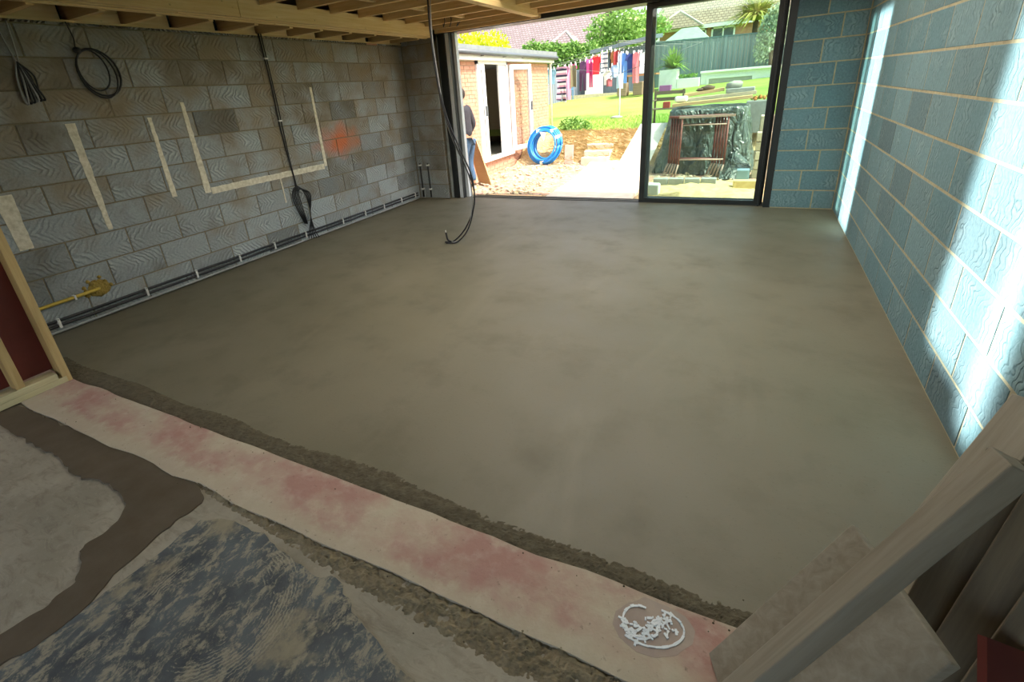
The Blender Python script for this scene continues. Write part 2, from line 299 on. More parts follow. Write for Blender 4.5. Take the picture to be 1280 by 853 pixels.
# ------------------------------------------------------------------ mesh helpers
class MB:
    def __init__(s): s.v = []; s.f = []
    def add(s, vs, fs):
        b = len(s.v); s.v += [tuple(v) for v in vs]; s.f += [tuple(i+b for i in f) for f in fs]; return s
    BOXF = ((0,3,2,1),(4,5,6,7),(0,1,5,4),(1,2,6,5),(2,3,7,6),(3,0,4,7))
    def box(s, x0, x1, y0, y1, z0, z1):
        return s.add([(x0,y0,z0),(x1,y0,z0),(x1,y1,z0),(x0,y1,z0),(x0,y0,z1),(x1,y0,z1),(x1,y1,z1),(x0,y1,z1)], s.BOXF)
    def bar(s, a, b, w, h, up=(0,0,1)):
        a = Vector(a); b = Vector(b); d = (b-a).normalized(); u = Vector(up); r = d.cross(u)
        if r.length < 1e-4: r = d.cross(Vector((0,1,0)))
        r.normalize(); u = r.cross(d).normalized(); r *= w/2; u *= h/2
        return s.add([a-r-u, a+r-u, a+r+u, a-r+u, b-r-u, b+r-u, b+r+u, b-r+u], ((0,1,2,3),(7,6,5,4),(0,4,5,1),(1,5,6,2),(2,6,7,3),(3,7,4,0)))
    def tube(s, pts, r, n=8, cap=True):
        pts = [Vector(p) for p in pts]; rings = []; ref = None
        for i, p in enumerate(pts):
            d = (pts[min(i+1, len(pts)-1)]-pts[max(i-1, 0)]).normalized()
            if ref is None: ref = d.orthogonal().normalized()
            ref = (ref-d*ref.dot(d))
            if ref.length < 1e-5: ref = d.orthogonal()
            ref.normalize(); q = d.cross(ref); rr = r[i] if isinstance(r, (list, tuple)) else r
            rings.append([p+(ref*math.cos(2*math.pi*j/n)+q*math.sin(2*math.pi*j/n))*rr for j in range(n)])
        vs = [v for ring in rings for v in ring]; fs = []
        for i in range(len(pts)-1):
            for j in range(n):
                a = i*n+j; b = i*n+(j+1) % n; fs.append((a, b, b+n, a+n))
        if cap: fs.append(tuple(range(n-1, -1, -1))); fs.append(tuple(range((len(pts)-1)*n, len(pts)*n)))
        return s.add(vs, fs)
    def prism(s, poly, z0, z1):
        n = len(poly); a = sum(poly[i][0]*poly[(i+1) % n][1]-poly[(i+1) % n][0]*poly[i][1] for i in range(n))
        if a < 0: poly = poly[::-1]
        return s.add([(x, y, z0) for x, y in poly]+[(x, y, z1) for x, y in poly],
                     [tuple(range(n-1, -1, -1)), tuple(range(n, 2*n))]+[(i, (i+1) % n, (i+1) % n+n, i+n) for i in range(n)])
    def grid(s, fn, nu, nv):
        vs = [fn(i/nu, j/nv) for j in range(nv+1) for i in range(nu+1)]
        return s.add(vs, [(j*(nu+1)+i, j*(nu+1)+i+1, (j+1)*(nu+1)+i+1, (j+1)*(nu+1)+i) for j in range(nv) for i in range(nu)])
    def ball(s, c, rx, ry=None, rz=None, n=8, m=6, jit=0):
        ry = ry or rx; rz = rz or rx
        def fn(u, v):
            th = 2*math.pi*u; ph = math.pi*v
            k = 1+(jit*noise.noise(Vector((math.cos(th)*2+c[0]*5, math.sin(th)*2+c[1]*5, v*4+c[2]*5))) if jit else 0)
            return (c[0]+rx*k*math.sin(ph)*math.cos(th), c[1]+ry*k*math.sin(ph)*math.sin(th), c[2]+rz*k*math.cos(ph))
        return s.grid(fn, n, m)
    def mesh(s, name, mat, smooth=False):
        me = D.meshes.new(name); me.from_pydata(s.v, [], s.f); me.update()
        if mat: me.materials.append(mat)
        if smooth: me.polygons.foreach_set('use_smooth', [True]*len(me.polygons))
        return me
    def build(s, name, mat, parent=None, smooth=False, bevel=0):
        o = D.objects.new(name, s.mesh(name, mat, smooth)); COL.objects.link(o)
        if parent: o.parent = parent; o.matrix_parent_inverse = Matrix.Translation(parent.location).inverted() if parent.rotation_euler.z == 0 else parent.matrix_basis.inverted()
        if bevel:
            b = o.modifiers.new('bevel', 'BEVEL'); b.width = bevel; b.segments = 2; b.limit_method = 'ANGLE'
        return o
def inst(name, me, parent=None, loc=(0,0,0), rz=0):
    o = D.objects.new(name, me); COL.objects.link(o); o.location = loc; o.rotation_euler = (0, 0, rz)
    if parent: o.parent = parent
    return o
def tag(o, label, cat, group=None):
    o['label'] = label; o['category'] = cat
    if group: o['group'] = group
    return o
def thing(name, label, cat, loc=(0,0,0), group=None):
    o = D.objects.new(name, None); COL.objects.link(o); o.location = loc; o.empty_display_size = .1
    return tag(o, label, cat, group)
def struct(o, label=None):
    o['kind'] = 'structure'
    if label: o['label'] = label
    return o
def sempty(name, label=None):
    o = D.objects.new(name, None); COL.objects.link(o); return struct(o, label)

# ------------------------------------------------------------------ block walls
XW = 5.684; YB = 4.686
blk = {}
def block_mesh(L, H, mat, key):
    kk = (round(L, 3), round(H, 3), key)
    if kk not in blk:
        bm = bmesh.new(); bmesh.ops.create_cube(bm, size=1)
        for v in bm.verts: v.co = Vector((v.co.x*.096, v.co.y*L, v.co.z*H))
        bmesh.ops.bevel(bm, geom=list(bm.edges), offset=.004, segments=1, affect='EDGES')
        me = D.meshes.new('block'); bm.to_mesh(me); bm.free(); me.materials.append(mat); blk[kk] = me
    return blk[kk]
def run(parent, mat, key, courses, s0, s1, place):
    """courses: (z0, z1, joint phase); place(s, z) -> (loc, rz)"""
    for z0, z1, ph in courses:
        e = [s0]; kx = math.floor((s0-ph)/.45)
        while True:
            kx += 1; y = ph+kx*.45
            if y >= s1-.03: break
            if y > s0+.03: e.append(y)
        e.append(s1)
        for a, b in zip(e, e[1:]):
            L = b-a-.010; H = z1-z0-.010
            if L < .03 or H < .02: continue
            loc, rz = place((a+b)/2, (z0+z1)/2)
            j = random.uniform(-.0025, .0025)*(1 if key == 'L' else .3)
            loc = (loc[0]+(j if rz in (0, math.pi) else 0), loc[1]+(0 if rz in (0, math.pi) else j), loc[2])
            inst('block', block_mesh(L, H, mat, key), parent, loc, rz)
ZL = [(2.2585-.225*j, 2.2585-.225*(j-1), 0.0 if j % 2 else .225) for j in range(1, 11)]
wl = MB().box(-.2, -.007, -1.6, YB, -.1, 2.285).build('wall_left', M['mortar']); struct(wl, 'grey concrete block wall with painted-in slits of sunlight and clipped cables')
ZLc = [(max(a, .0), b, p) for a, b, p in ZL]
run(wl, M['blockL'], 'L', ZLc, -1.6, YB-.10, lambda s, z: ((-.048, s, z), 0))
# thin course of cut brick slips under the wall plate
y = -1.6; ms = []
while y < YB-.1:
    L = random.choice((.21, .22, .23)); MB().box(-.09, 0.0, y, min(y+L, YB-.1)-.01, 2.2635, 2.283).build('brick_slip', M['brick'] if random.random() < .12 else M['blockL'], wl); y += L
ZR = [(1.562+.225*4-.225*i-.225, 1.562+.225*4-.225*i, .0) for i in range(12)]
ZRc = []
for i in range(-3, 8):      # i = 0 is the course whose lower joint lies at 1.562
    b = 1.562-.225*i; t = b+.225
    ZRc.append((max(b, 0.0), min(t, 2.42), 2.4034 if i % 2 == 0 else 2.4034+.225))
wr = MB().box(XW+.002, XW+.2, -1.6, YB+.1, -.1, 2.62).build('wall_right', M['mortarR']); struct(wr, 'pale blue-grey concrete block wall with patches of reflected sunlight')
run(wr, M['blockR'], 'R', ZRc, -1.6, YB-.0, lambda s, z: ((XW+.048, s, z), math.pi))
wb = MB().box(5.06, XW+.1, YB+.002, YB+.28, -.1, 2.42).build('wall_back', M['mortarR']); struct(wb, 'block pier between the sliding door and the right wall')
pc = [(a, b, 5.471 if i % 2 == 0 else 5.326) for i, (a, b, _) in enumerate(reversed(ZRc))]
run(wb, M['blockR'], 'R', pc, 5.05, XW, lambda s, z: ((s, YB+.048, z), -math.pi/2))
wb2 = MB().box(-.1, .57, YB-.089, YB+.25, -.1, 2.42).build('wall_back_left', M['mortar']); struct(wb2, 'shadowed block pier beside the left door jamb')
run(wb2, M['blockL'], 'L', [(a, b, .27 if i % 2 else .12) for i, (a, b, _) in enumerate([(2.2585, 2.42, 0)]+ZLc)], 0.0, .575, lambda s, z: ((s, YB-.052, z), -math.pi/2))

# ------------------------------------------------------------------ floor
fl = MB().box(-.1, 6.4, -4.5, YB+.28, -.3, -.02).build('floor', M['slab']); struct(fl, 'old concrete slab under the new screed and the dusty threshold')
def screed_fn(u, v):
    x = -.01+u*(XW+.02); y = -.80+v*(YB+.26+.80)
    z = .004*noise.noise(Vector((x*.8, y*.8, 0)))+.0015*noise.noise(Vector((x*3, y*3, 1)))
    return (x, y, z-.002)
sb = MB().grid(screed_fn, 110, 110).build('screed', M['screed'], fl, True); sb['label'] = 'smooth wet grey-brown screed'
def jag(a, b, n, amp, seed):
    return [(a[0]+(b[0]-a[0])*i/n, a[1]+(b[1]-a[1])*i/n+amp*noise.noise(Vector((i*.37+seed, seed*3.1, 0)))) for i in range(n+1)]
# crumbly edge of the screed along the threshold
def crumb_fn(u, v):
    x = .55+u*(5.1); e = .035*noise.noise(Vector((x*2.2, 0, 3)))
    w = .105+.05*noise.noise(Vector((x*1.3, 5, 0)))
    y = -.80+e*.3+(v-.25)*w*1.5
    p = math.sin(math.pi*min(1, max(0, v)))
    z = -.006+p*(.011+.004*noise.noise(Vector((x*9, y*14, 0)))+.005*noise.noise(Vector((x*46, y*46, 2)))+.004*noise.noise(Vector((x*110, y*110, 4))))
    return (x, y, z)
MB().grid(crumb_fn, 900, 20).build('crumbly_edge', M['crumb'], fl, False)['label'] = 'rough crumbly edge of the screed'
top = jag((.35, -.84), (5.7, -.775), 60, .016, 1.3); bot = jag((5.7, -1.045), (.35, -1.125), 60, .02, 4.7)
MB().prism(top+bot, -.02, .006).build('threshold_strip', M['strip'], fl)['label'] = 'dusty pink concrete strip of the old wall line'
slab = [(-.1, -1.09), (2.9, -1.05), (2.9, -3.2), (-.1, -3.2)]
MB().prism([(-.1, -1.08), (6.1, -1.03), (6.1, -3.2), (-.1, -3.2)], -.02, -.006).build('old_slab', M['slab'], fl)['label'] = 'old scuffed concrete slab'
ch = [(0.2,-1.13),(1.16,-1.124),(1.665,-1.11),(2.15,-1.077),(2.522,-1.068),(2.78,-1.089),(2.868,-1.147),(2.85,-1.221),(2.872,-1.373),(2.898,-1.536),(2.94,-1.639),(2.928,-1.753),(2.904,-1.832),
      (2.90,-2.6),(2.74,-2.6),(2.767,-1.788),(2.793,-1.692),(2.783,-1.572),(2.707,-1.52),(2.644,-1.512),(2.622,-1.363),(2.553,-1.282),(2.379,-1.26),(2.056,-1.292),(1.857,-1.259),(1.616,-1.265),(1.282,-1.265),(.2,-1.27)]
def rough_poly(p, n, amp, seed):
    out = []
    for i in range(len(p)):
        a, b = p[i], p[(i+1) % len(p)]
        for j in range(n):
            t = j/n; x = a[0]+(b[0]-a[0])*t; y = a[1]+(b[1]-a[1])*t
            out.append((x+amp*noise.noise(Vector((x*16, y*16, seed))), y+amp*noise.noise(Vector((x*16, y*16, seed+9)))))
    return out
MB().prism(rough_poly(ch, 8, .022, 1), -.02, .001).build('filled_channel', M['channel'], fl)['label'] = 'wet brown screed filling a channel'
bt = [(2.949,-1.199),(3.092,-1.15),(3.321,-1.156),(3.564,-1.188),(3.70,-1.17),(3.80,-1.23),(4.02,-1.30),(4.2,-1.32),(4.45,-1.5),(4.5,-2.6),(2.92,-2.6),(2.919,-1.838),(2.936,-1.582),(2.958,-1.246)]
MB().prism(rough_poly(bt, 8, .02, 4), -.02, -.002).build('bitumen_patch', M['bitumen'], fl)['label'] = 'black bitumen patch with combed pale adhesive'
def mud_fn(u, v):
    x = 2.72+u*2.9; c = -1.085-.02*math.sin(x*2)
    w = (.05+.035*noise.noise(Vector((x*2, 3, 0))))*(1+.9*max(0, min(1, (x-3.2)/1.2)))
    y = c+(v-.5)*2*w
    z = -.012+math.sin(math.pi*v)*(.013+.008*noise.noise(Vector((x*16, y*18, 5)))+.010*noise.noise(Vector((x*45, y*45, 2)))+.006*noise.noise(Vector((x*100, y*100, 7))))
    return (x, y, z)
MB().grid(mud_fn, 700, 34).build('mud_ridge', M['mud'], fl)['label'] = 'dried crumbly mud along the threshold'
m = MB()
for i in range(120):
    r = random.uniform(.0015, .0045); band = random.random() < .6
    x = random.uniform(1.3, 5.3); y = (random.gauss(-.79, .05) if band else random.gauss(-1.1, .06))
    m.ball((x, y, .006+r*.4), r, r*.8, r*.7, 5, 3)
o = m.build('crumbs', M['crumb'], fl); o['kind'] = 'stuff'
# white smeared mark on the strip
sm = MB(); cx, cy = 4.685, -.885
def stroke(pts, w):
    for a, b in zip(pts, pts[1:]):
        z = random.uniform(.0072, .0102); sm.bar((a[0], a[1], z), (b[0], b[1], z+random.uniform(-.0006, .0006)), w*random.uniform(.7, 1.3), .003)
el = lambda t, rx, ry, ox=0, oy=0: (cx+ox+rx*math.cos(t)*.94-ry*math.sin(t)*.34, cy+oy+rx*math.cos(t)*.34+ry*math.sin(t)*.94)
stroke([el(math.radians(a), .092, .058) for a in range(-150, 70, 12)], .006)
stroke([el(math.radians(a), .050, .050, -.035, .0) for a in range(60, 300, 14)], .007)
for q in range(120):
    u = random.uniform(-.085, .078); v = .020*math.sin(u*38)+random.gauss(0, .016)
    p = (cx+u*.94-v*.34, cy+u*.34+v*.94); a = random.uniform(0, 6.28); l = random.uniform(.006, .02)
    stroke([p, (p[0]+l*math.cos(a), p[1]+l*math.sin(a))], .006)
o = sm.build('white_smear', pmat('white_adhesive', '#f0f5f8', '#e2eaee', 30, .6, .4), None); tag(o, 'white adhesive smear scrawled in an oval on the pink strip', 'smear')
halo = MB().prism(rough_poly([el(math.radians(a), .118, .085) for a in range(0, 360, 30)], 4, .012, 8), .004, .0066).build('stain', pmat('purple_stain', '#a4948a', '#b3a598', 14, .9, .2), o)

# ------------------------------------------------------------------ roof timbers
roof = sempty('ceiling', 'open timber flat roof: joists, beam, trimmer and deck')
MB().box(-.1, .0, -4.5, 4.6, 2.281, 2.299).build('wall_plate', M['timber'], roof)
MB().box(-.25, -.1, -4.5, 5.0, 2.281, 2.66).build('parapet', M['felt'], roof)
for i, yj in enumerate((-.9, -.47, -.04, .39, .80, 1.25, 1.72, 2.14, 2.56, 3.02, 3.47, 4.0, 4.4)):
    MB().box(-.1, .455, yj-.022, yj+.022, 2.30, 2.47).build('joist', M['timberX'], roof)
    MB().box(-.06, -.02, yj+.024, yj+.36, 2.30, 2.44).build('blocking', M['timber'], roof)
MB().box(-.1, .46, -4.5, 5.0, 2.48, 2.50).build('felt', M['felt'], roof)
for yj in (.6, 1.02, 1.5, 1.93, 2.35, 2.8, 3.25): MB().tube([(.20, yj, 2.468), (.20, yj, 2.479)], .022, 10).build('washer', M['clip'], roof)
for q, (x0, cuts) in enumerate(((.460, (-4.5, 1.9, 4.56)), (.508, (-4.5, .9, 3.4, 4.56)), (.556, (-4.5, 1.45, 4.56)))):
    for a, b in zip(cuts, cuts[1:]):
        MB().box(x0, x0+.046, a, b-.004, 2.312+.008*q, 2.475+.004*q).build('beam_ply', M['timber'], roof, bevel=.003)
for i, yj in enumerate((-1.0, -.55, -.1, .35, .8, 1.25, 1.7, 2.15, 2.6, 3.05, 3.5, 3.95, 4.4)):
    MB().box(.605, 2.08, yj-.023, yj+.023, 2.445, 2.62).build('joist', M['timberX'], roof)
    if i % 2: MB().box(1.2, 1.246, yj+.024, yj+.426, 2.47, 2.60).build('nogging', M['timber'], roof)
for x0 in (2.09, 2.138): MB().box(x0, x0+.046, -1.6, 4.64, 2.385, 2.60).build('trimmer', M['timber'], roof, bevel=.003)
for i, yj in enumerate((3.52, 3.95, 4.38)): MB().box(2.19, XW+.1, yj-.023, yj+.023, 2.45, 2.62).build('joist', M['timberX'], roof)
for yj in (.42, -.1, -.6, -1.1): MB().box(2.19, XW+.1, yj-.023, yj+.023, 2.45, 2.62).build('joist', M['timberX'], roof)
# deck; its opening and translucent sheeting are added, unseen, to light the room
OX0, OX1, OY0, OY1 = 2.3, 5.1, .5, 3.45
for a in ((-.2, OX0, -4.5, 5.35), (OX1, XW+.2, -4.5, 5.35), (OX0, OX1, -4.5, OY0), (OX0, OX1, OY1, 5.35)):
    MB().box(*a, 2.625, 2.66).build('deck', M['deck'], roof)
k = N('translucent_sheeting'); k.t.nodes.remove(k.b); td = k.n('BsdfTranslucent'); td.inputs[0].default_value = (.85, .82, .74, 1)
k.l(td.outputs[0], k.t.nodes['Material Output'].inputs[0])
MB().add([(OX0-.1, OY0-.1, 2.661), (OX1+.1, OY0-.1, 2.661), (OX1+.1, OY1+.1, 2.661), (OX0-.1, OY1+.1, 2.661)], [(0, 1, 2, 3)]).build('added_light_sheeting', k.m, roof)
MB().box(-.2, XW+.1, 4.60, 4.70, 2.42, 2.62).build('header', M['timberX'], roof)
MB().box(-.2, .9, 4.70, 4.98, 2.37, 2.66).build('lintel', M['felt'], roof)
MB().box(XW+.2, 6.4, -4.5, -1.4, 2.625, 2.66).build('deck', M['deck'], roof)
# the older room behind the camera
house_room = pmat('old_plaster', '#a59a86', '#948a78', 4, .9, .2)
m = MB().box(-.2, .4, -4.6, -4.5, -.1, 2.66).box(5.4, 6.4, -4.6, -4.5, -.1, 2.66).box(.4, 5.4, -4.6, -4.5, -.1, .25).box(.4, 5.4, -4.6, -4.5, 2.45, 2.66)  # wide unseen opening added in the rear wall to let light in
struct(m.build('wall_rear', house_room), 'plaster wall of the older room with a wide opening added for light')
struct(MB().box(-.3, -.2, -4.5, -1.6, -.1, 2.66).build('wall_left_old', house_room), 'plaster side wall of the older room')
struct(MB().box(6.3, 6.4, -4.5, -1.6, -.1, 2.66).build('wall_right_old', house_room), 'plaster right wall of the older room')
struct(MB().box(XW+.2, 6.4, -1.6, -1.5, -.1, 2.66).build('wall_return', house_room), 'short plaster return beside the block wall')
MB().box(.34, 2.19, 4.65, 4.74, 2.375, 2.42).build('door_lining', M['timberX'], roof)

# ------------------------------------------------------------------ sliding door
dr = sempty('door_1', 'dark framed sliding glass door open on its left half')
MB().box(.70, 5.02, 4.70, 4.98, 2.365, 2.44).build('head', M['anth'], dr)
MB().box(.62, 5.05, 4.70, 4.98, -.10, -.012).build('sill', M['anth2'], dr)
for yy in (4.76, 4.84, 4.92): MB().box(.88, 4.99, yy, yy+.012, -.012, .006).build('track', M['anth'], dr)
MB().box(4.985, 5.06, 4.69, 4.98, -.02, 2.44).build('jamb', M['anth'], dr)
for q in range(3): MB().box(4.925+.02*q, 4.938+.02*q, 4.72+.075*q, 4.78+.075*q, 0, 2.365).build('jamb_rib', M['anth'], dr)
# left jamb: loose insulation lining, black reveal and pale frame edges
pts = []
for j in range(16):
    z = 2.3*j/15; b = .03*math.sin(z*2.3+.6)
    pts.append((z, b))
m = MB().grid(lambda u, v: (.545+.015*math.sin(v*2.3*2.3+.6)+.09*u, 4.645+.05*u+.02*math.sin(u*3.1), .0+2.33*v), 6, 30)
m.build('insulation_lining', M['insul'], dr, True)
MB().box(.575, .655, 4.69, 4.95, 0, 2.36).build('jamb_core', M['anth'], dr)
MB().box(.655, .70, 4.68, 4.97, 0, 2.37).build('jamb', M['anth'], dr)
MB().box(.705, .765, 4.70, 4.78, 0, 2.37).build('jamb_rib', M['alu'], dr)
MB().box(.772, .822, 4.79, 4.86, 0, 2.37).build('jamb_rib', M['alu'], dr)
MB().box(.765, .772, 4.70, 4.80, 0, 2.37).build('jamb_gasket', M['anth'], dr)
# the two glazed leaves stacked on the right half
for q, (x0, x1, yy) in enumerate(((3.50, 4.93, 4.80), (3.535, 4.965, 4.88))):
    lf = MB().box(x0, x0+.065, yy-.025, yy+.025, .005, 2.363).build('sliding_leaf', M['anth'] if q == 0 else M['anth2'], dr)
    MB().box(x1-.05, x1, yy-.025, yy+.025, .005, 2.363).build('stile', M['anth'], lf)
    MB().box(x0+.065, x1-.05, yy-.025, yy+.025, .005, .055).build('bottom_rail', M['anth'], lf)
    MB().box(x0+.065, x1-.05, yy-.025, yy+.025, 2.31, 2.363).build('top_rail', M['anth'], lf)
    MB().box(x0+.06, x1-.045, yy-.004, yy+.004, .05, 2.315).build('pane', M['glass'], lf)

# ------------------------------------------------------------------ slits of sunlight, put on the left wall as pale strips
def mark(y0, y1, z0, z1, taper=0):
    n = max(6, int(max(y1-y0, z1-z0)/.04)); p = []; vert = (z1-z0) > (y1-y0)
    a, b = [], []
    for i in range(n+1):
        t = i/n; r1, r2 = random.uniform(-.003, .003), random.uniform(-.003, .003); k = 1-taper*t if taper >= 0 else 1+taper*(1-t)
        if vert:
            z = z0+(z1-z0)*t; c = (y0+y1)/2; h = (y1-y0)/2*k; a.append((c-h+r1, z)); b.append((c+h+r2, z))
        else:
            y = y0+(y1-y0)*t; a.append((y, z0+r1)); b.append((y, z1+r2))
    poly = a+b[::-1]; nn = len(poly)
    ar = sum(poly[i][0]*poly[(i+1) % nn][1]-poly[(i+1) % nn][0]*poly[i][1] for i in range(nn))
    if ar < 0: poly.reverse()
    MB().add([(-.002, y, z) for y, z in poly]+[(.0055, y, z) for y, z in poly],
             [tuple(range(nn-1, -1, -1)), tuple(range(nn, 2*nn))]+[(i, (i+1) % nn, (i+1) % nn+nn, i+nn) for i in range(nn)]).build('painted_sun_slit', M['sunslit'], wl)
mark(.080, .150, .70, 1.56, -.5); mark(.695, .745, .85, 1.56, .35); mark(1.02, 1.085, .82, 1.67, .45); mark(1.09, 2.635, .80, .865); mark(2.64, 2.685, .83, 1.76, .3)
mark(-.52, -.41, .70, 1.11, -.2); mark(1.93, 1.945, .52, .80)
# ------------------------------------------------------------------ cables and pipes
def smooth(pts, n=6):
    P = [Vector(p) for p in pts]; out = []
    for i in range(len(P)-1):
        p0 = P[max(i-1, 0)]; p1 = P[i]; p2 = P[i+1]; p3 = P[min(i+2, len(P)-1)]
        for j in range(n):
            t = j/n
            out.append(.5*((2*p1)+(-p0+p2)*t+(2*p0-5*p1+4*p2-p3)*t*t+(-p0+3*p1-3*p2+p3)*t**3))
    out.append(P[-1]); return out
# skirting cables
for z, lab in ((.105, 'upper'), (.065, 'lower')):
    pts = [(.014, -1.5+i*.12, z+.004*noise.noise(Vector((i*.5, z*30, 0)))) for i in range(51)]
    o = MB().tube(smooth(pts, 2), .012, 7).build('skirting_cable', M['black'], None, True)
    tag(o, 'black cable clipped low along the left block wall, the %s of two' % lab, 'cable')
o = MB().tube(smooth([(.016, -1.5+i*.3, .018) for i in range(21)], 2), .010, 6).build('skirting_cable', M['greyc'], None, True); tag(o, 'pale grey conduit at floor level under the black skirting cables', 'cable')
for yy in (-.48, .20, .68, 1.17, 1.63, 2.1, 2.75, 3.2, 3.62, 4.05, 4.42):
    c = thing('cable_clip', 'white plastic clip nailed over the skirting cables', 'clip', (0, yy, .05), 'cable clips along the left wall')
    MB().box(.0, .029, yy-.010, yy+.010, .045, .125).build('saddle', M['clip'], c, bevel=.003)
    MB().tube([(.028, yy, .118), (.034, yy, .118)], .005, 6).build('nail', M['greyc'], c)
# vertical drop with a loop of slack
v = thing('wall_cable_drop', 'black cable running down the left wall with a folded slack loop', 'cable', (0, 2.1, .05))
MB().tube(smooth([(.012, 2.085, 2.30), (.012, 2.10, 1.8), (.012, 2.09, 1.3), (.012, 2.12, .80), (.02, 2.10, .62)], 5), .008, 7).build('cable', M['black'], v, True)
MB().tube(smooth([(.012, 2.115, 2.30), (.012, 2.125, 1.7), (.012, 2.12, 1.0), (.03, 2.12, .62)], 5), .006, 6).build('cable', M['black'], v, True)
for q in range(5):
    d = .012*q
    MB().tube(smooth([(.02+d, 2.12, .22), (.02+d, 2.05+d, .45), (.02+d, 2.04+d, .60), (.03+d, 2.12, .68-d*.8), (.035+d, 2.21+d*.8, .56), (.03+d, 2.235-d, .32), (.03+d, 2.16+.01*q, .13), (.02+d*1.5, 2.13+.025*q, .02)], 5), .006, 6).build('slack_loop', M['black'], v, True)
for z in (2.06, 1.42): MB().box(0, .026, 2.085, 2.13, z-.008, z+.008).build('clip', M['clip'], v)
# coil on the wall
c = thing('cable_coil', 'black cable wound in an oval coil hanging high on the block wall', 'cable', (0, .40, 1.9))
MB().tube(smooth([(.01, .335, 2.285), (.012, .35, 2.18), (.014, .338, 2.11)], 5), .005, 6).build('tail', M['black'], c, True)
for q, (cy_, cz_, ry_, rz_) in enumerate(((.445, 1.925, .150, .175), (.425, 1.915, .135, .182), (.400, 1.94, .105, .150))):
    pts = []
    for a in range(0, 361, 15):
        t = math.radians(a); yy = ry_*math.cos(t); zz = rz_*math.sin(t)
        pts.append((.015+.01*q, cy_+yy-.25*zz*0, cz_+zz+.25*yy*(-.3)))
    MB().tube(pts, .0065 if q else .008, 6).build('loop', M['black'], c, True)
MB().ball((.03, .335, 2.085), .02, .03, .025, 7, 5).build('wrap', M['black'], c, True)
# folded bundle at the left edge
c = thing('cable_bundle', 'folded bundle of grey and black cables hanging beside the oval coil', 'cable', (0, -.06, 1.7))
for q in range(2): MB().tube(smooth([(.012, -.10+.07*q, 2.27), (.012, -.085+.045*q, 2.12), (.02, -.07+.015*q, 2.0)], 5), .006, 6).build('tail', M['greyc'], c, True)
for q in range(6):
    y0 = -.115+.02*q
    MB().tube(smooth([(.02, -.07, 2.0), (.02+.006*(q % 3), y0+.012, 1.9), (.025, y0, 1.76), (.022, y0+.012, 1.71+.006*q), (.03, y0+.022, 1.76), (.025, -.06, 1.97)], 5), .0065, 6).build('strand', M['black'] if q % 3 else M['greyc'], c, True)
# gas pipe
c = thing('gas_pipe', 'yellow gas pipe clipped to the wall and set in foam', 'pipe', (0, -.5, .25))
MB().tube([(.022, -1.3, .243), (.022, -.6, .243), (.022, -.16, .25), (.0, -.13, .25)], .014, 10).build('pipe', M['gas'], c, True)
MB().box(0, .04, -.327, -.313, .226, .264).build('clip', M['clip'], c)
m = MB()
for q in range(60):
    a = random.random()*6.28; r = min(.09, abs(random.gauss(0, .045))); m.ball((.002, -.13+r*1.2*math.cos(a), .255+r*math.sin(a)), .008, .018, .016, 6, 4, .4)
m.ball((.001, -.13, .255), .008, .085, .07, 14, 8, .3); o = m.build('foam', M['foam'], c, True); o['kind'] = 'stuff'
# pipes on the left pier
for q, x in enumerate((.085, .235)):
    c = thing('pier_pipe', 'short black pipe clipped upright on the shadowed pier, %s' % ('beside the corner' if q == 0 else 'nearer the door jamb'), 'pipe', (x, YB-.12, .05))
    MB().tube([(x, YB-.125, .03), (x, YB-.125, .57)], .011, 8).build('pipe', M['black'], c, True)
    for z in (.16, .54): MB().box(x-.018, x+.018, YB-.145, YB-.10, z-.012, z+.012).build('clip', M['clip'], c)
# hanging cables
c = thing('hanging_cables', 'black and grey cables hanging from the joists onto the screed', 'cable', (1.9, 2.6, 0))
def hang(pts, r, mat): MB().tube(smooth(pts, 7), r, 7).build('cable', mat, c, True)
hang([(1.86, 2.6, 2.50), (1.845, 2.6, 2.2), (1.86, 2.6, 1.77), (1.93, 2.6, 1.35), (2.05, 2.6, 1.02), (2.17, 2.6, .72), (2.17, 2.6, .42), (2.05, 2.58, .16), (1.93, 2.5, .02), (1.84, 2.44, .014)], .008, M['black'])
hang([(1.89, 2.6, 2.50), (1.86, 2.6, 2.1), (1.88, 2.6, 1.70), (1.92, 2.6, 1.30), (2.02, 2.6, 1.0), (2.13, 2.6, .75), (2.15, 2.6, .45), (2.08, 2.57, .14), (1.98, 2.5, .02), (1.9, 2.47, .014)], .006, M['greyc'])
hang([(1.87, 2.59, 2.50), (1.85, 2.59, 2.0), (1.89, 2.59, 1.5), (1.98, 2.59, 1.15), (2.10, 2.59, .85), (2.19, 2.59, .55), (2.12, 2.55, .2), (1.99, 2.48, .02), (1.88, 2.40, .014)], .007, M['black'])
hang([(1.92, 2.45, .02), (1.885, 2.43, .05), (1.872, 2.43, .13)], .010, M['black'])
hang([(1.872, 2.43, .13), (1.870, 2.43, .155)], .007, M['clip'])
for q, (x, y) in enumerate(((.95, 4.3), (1.02, 4.35), (1.10, 4.4), (.55, 4.45))):
    o = MB().tube(smooth([(x, y, 2.62), (x+.02, y+.02, 2.48), (x-.03, y+.05, 2.40), (x-.06+.03*q, y+.1, 2.33 if q == 3 else 2.46)], 5), .006, 6).build('stub_cable', M['black'], None, True)
    tag(o, 'short black cable tail dangling between the joists over the door jamb', 'cable', 'cable tails above the door')

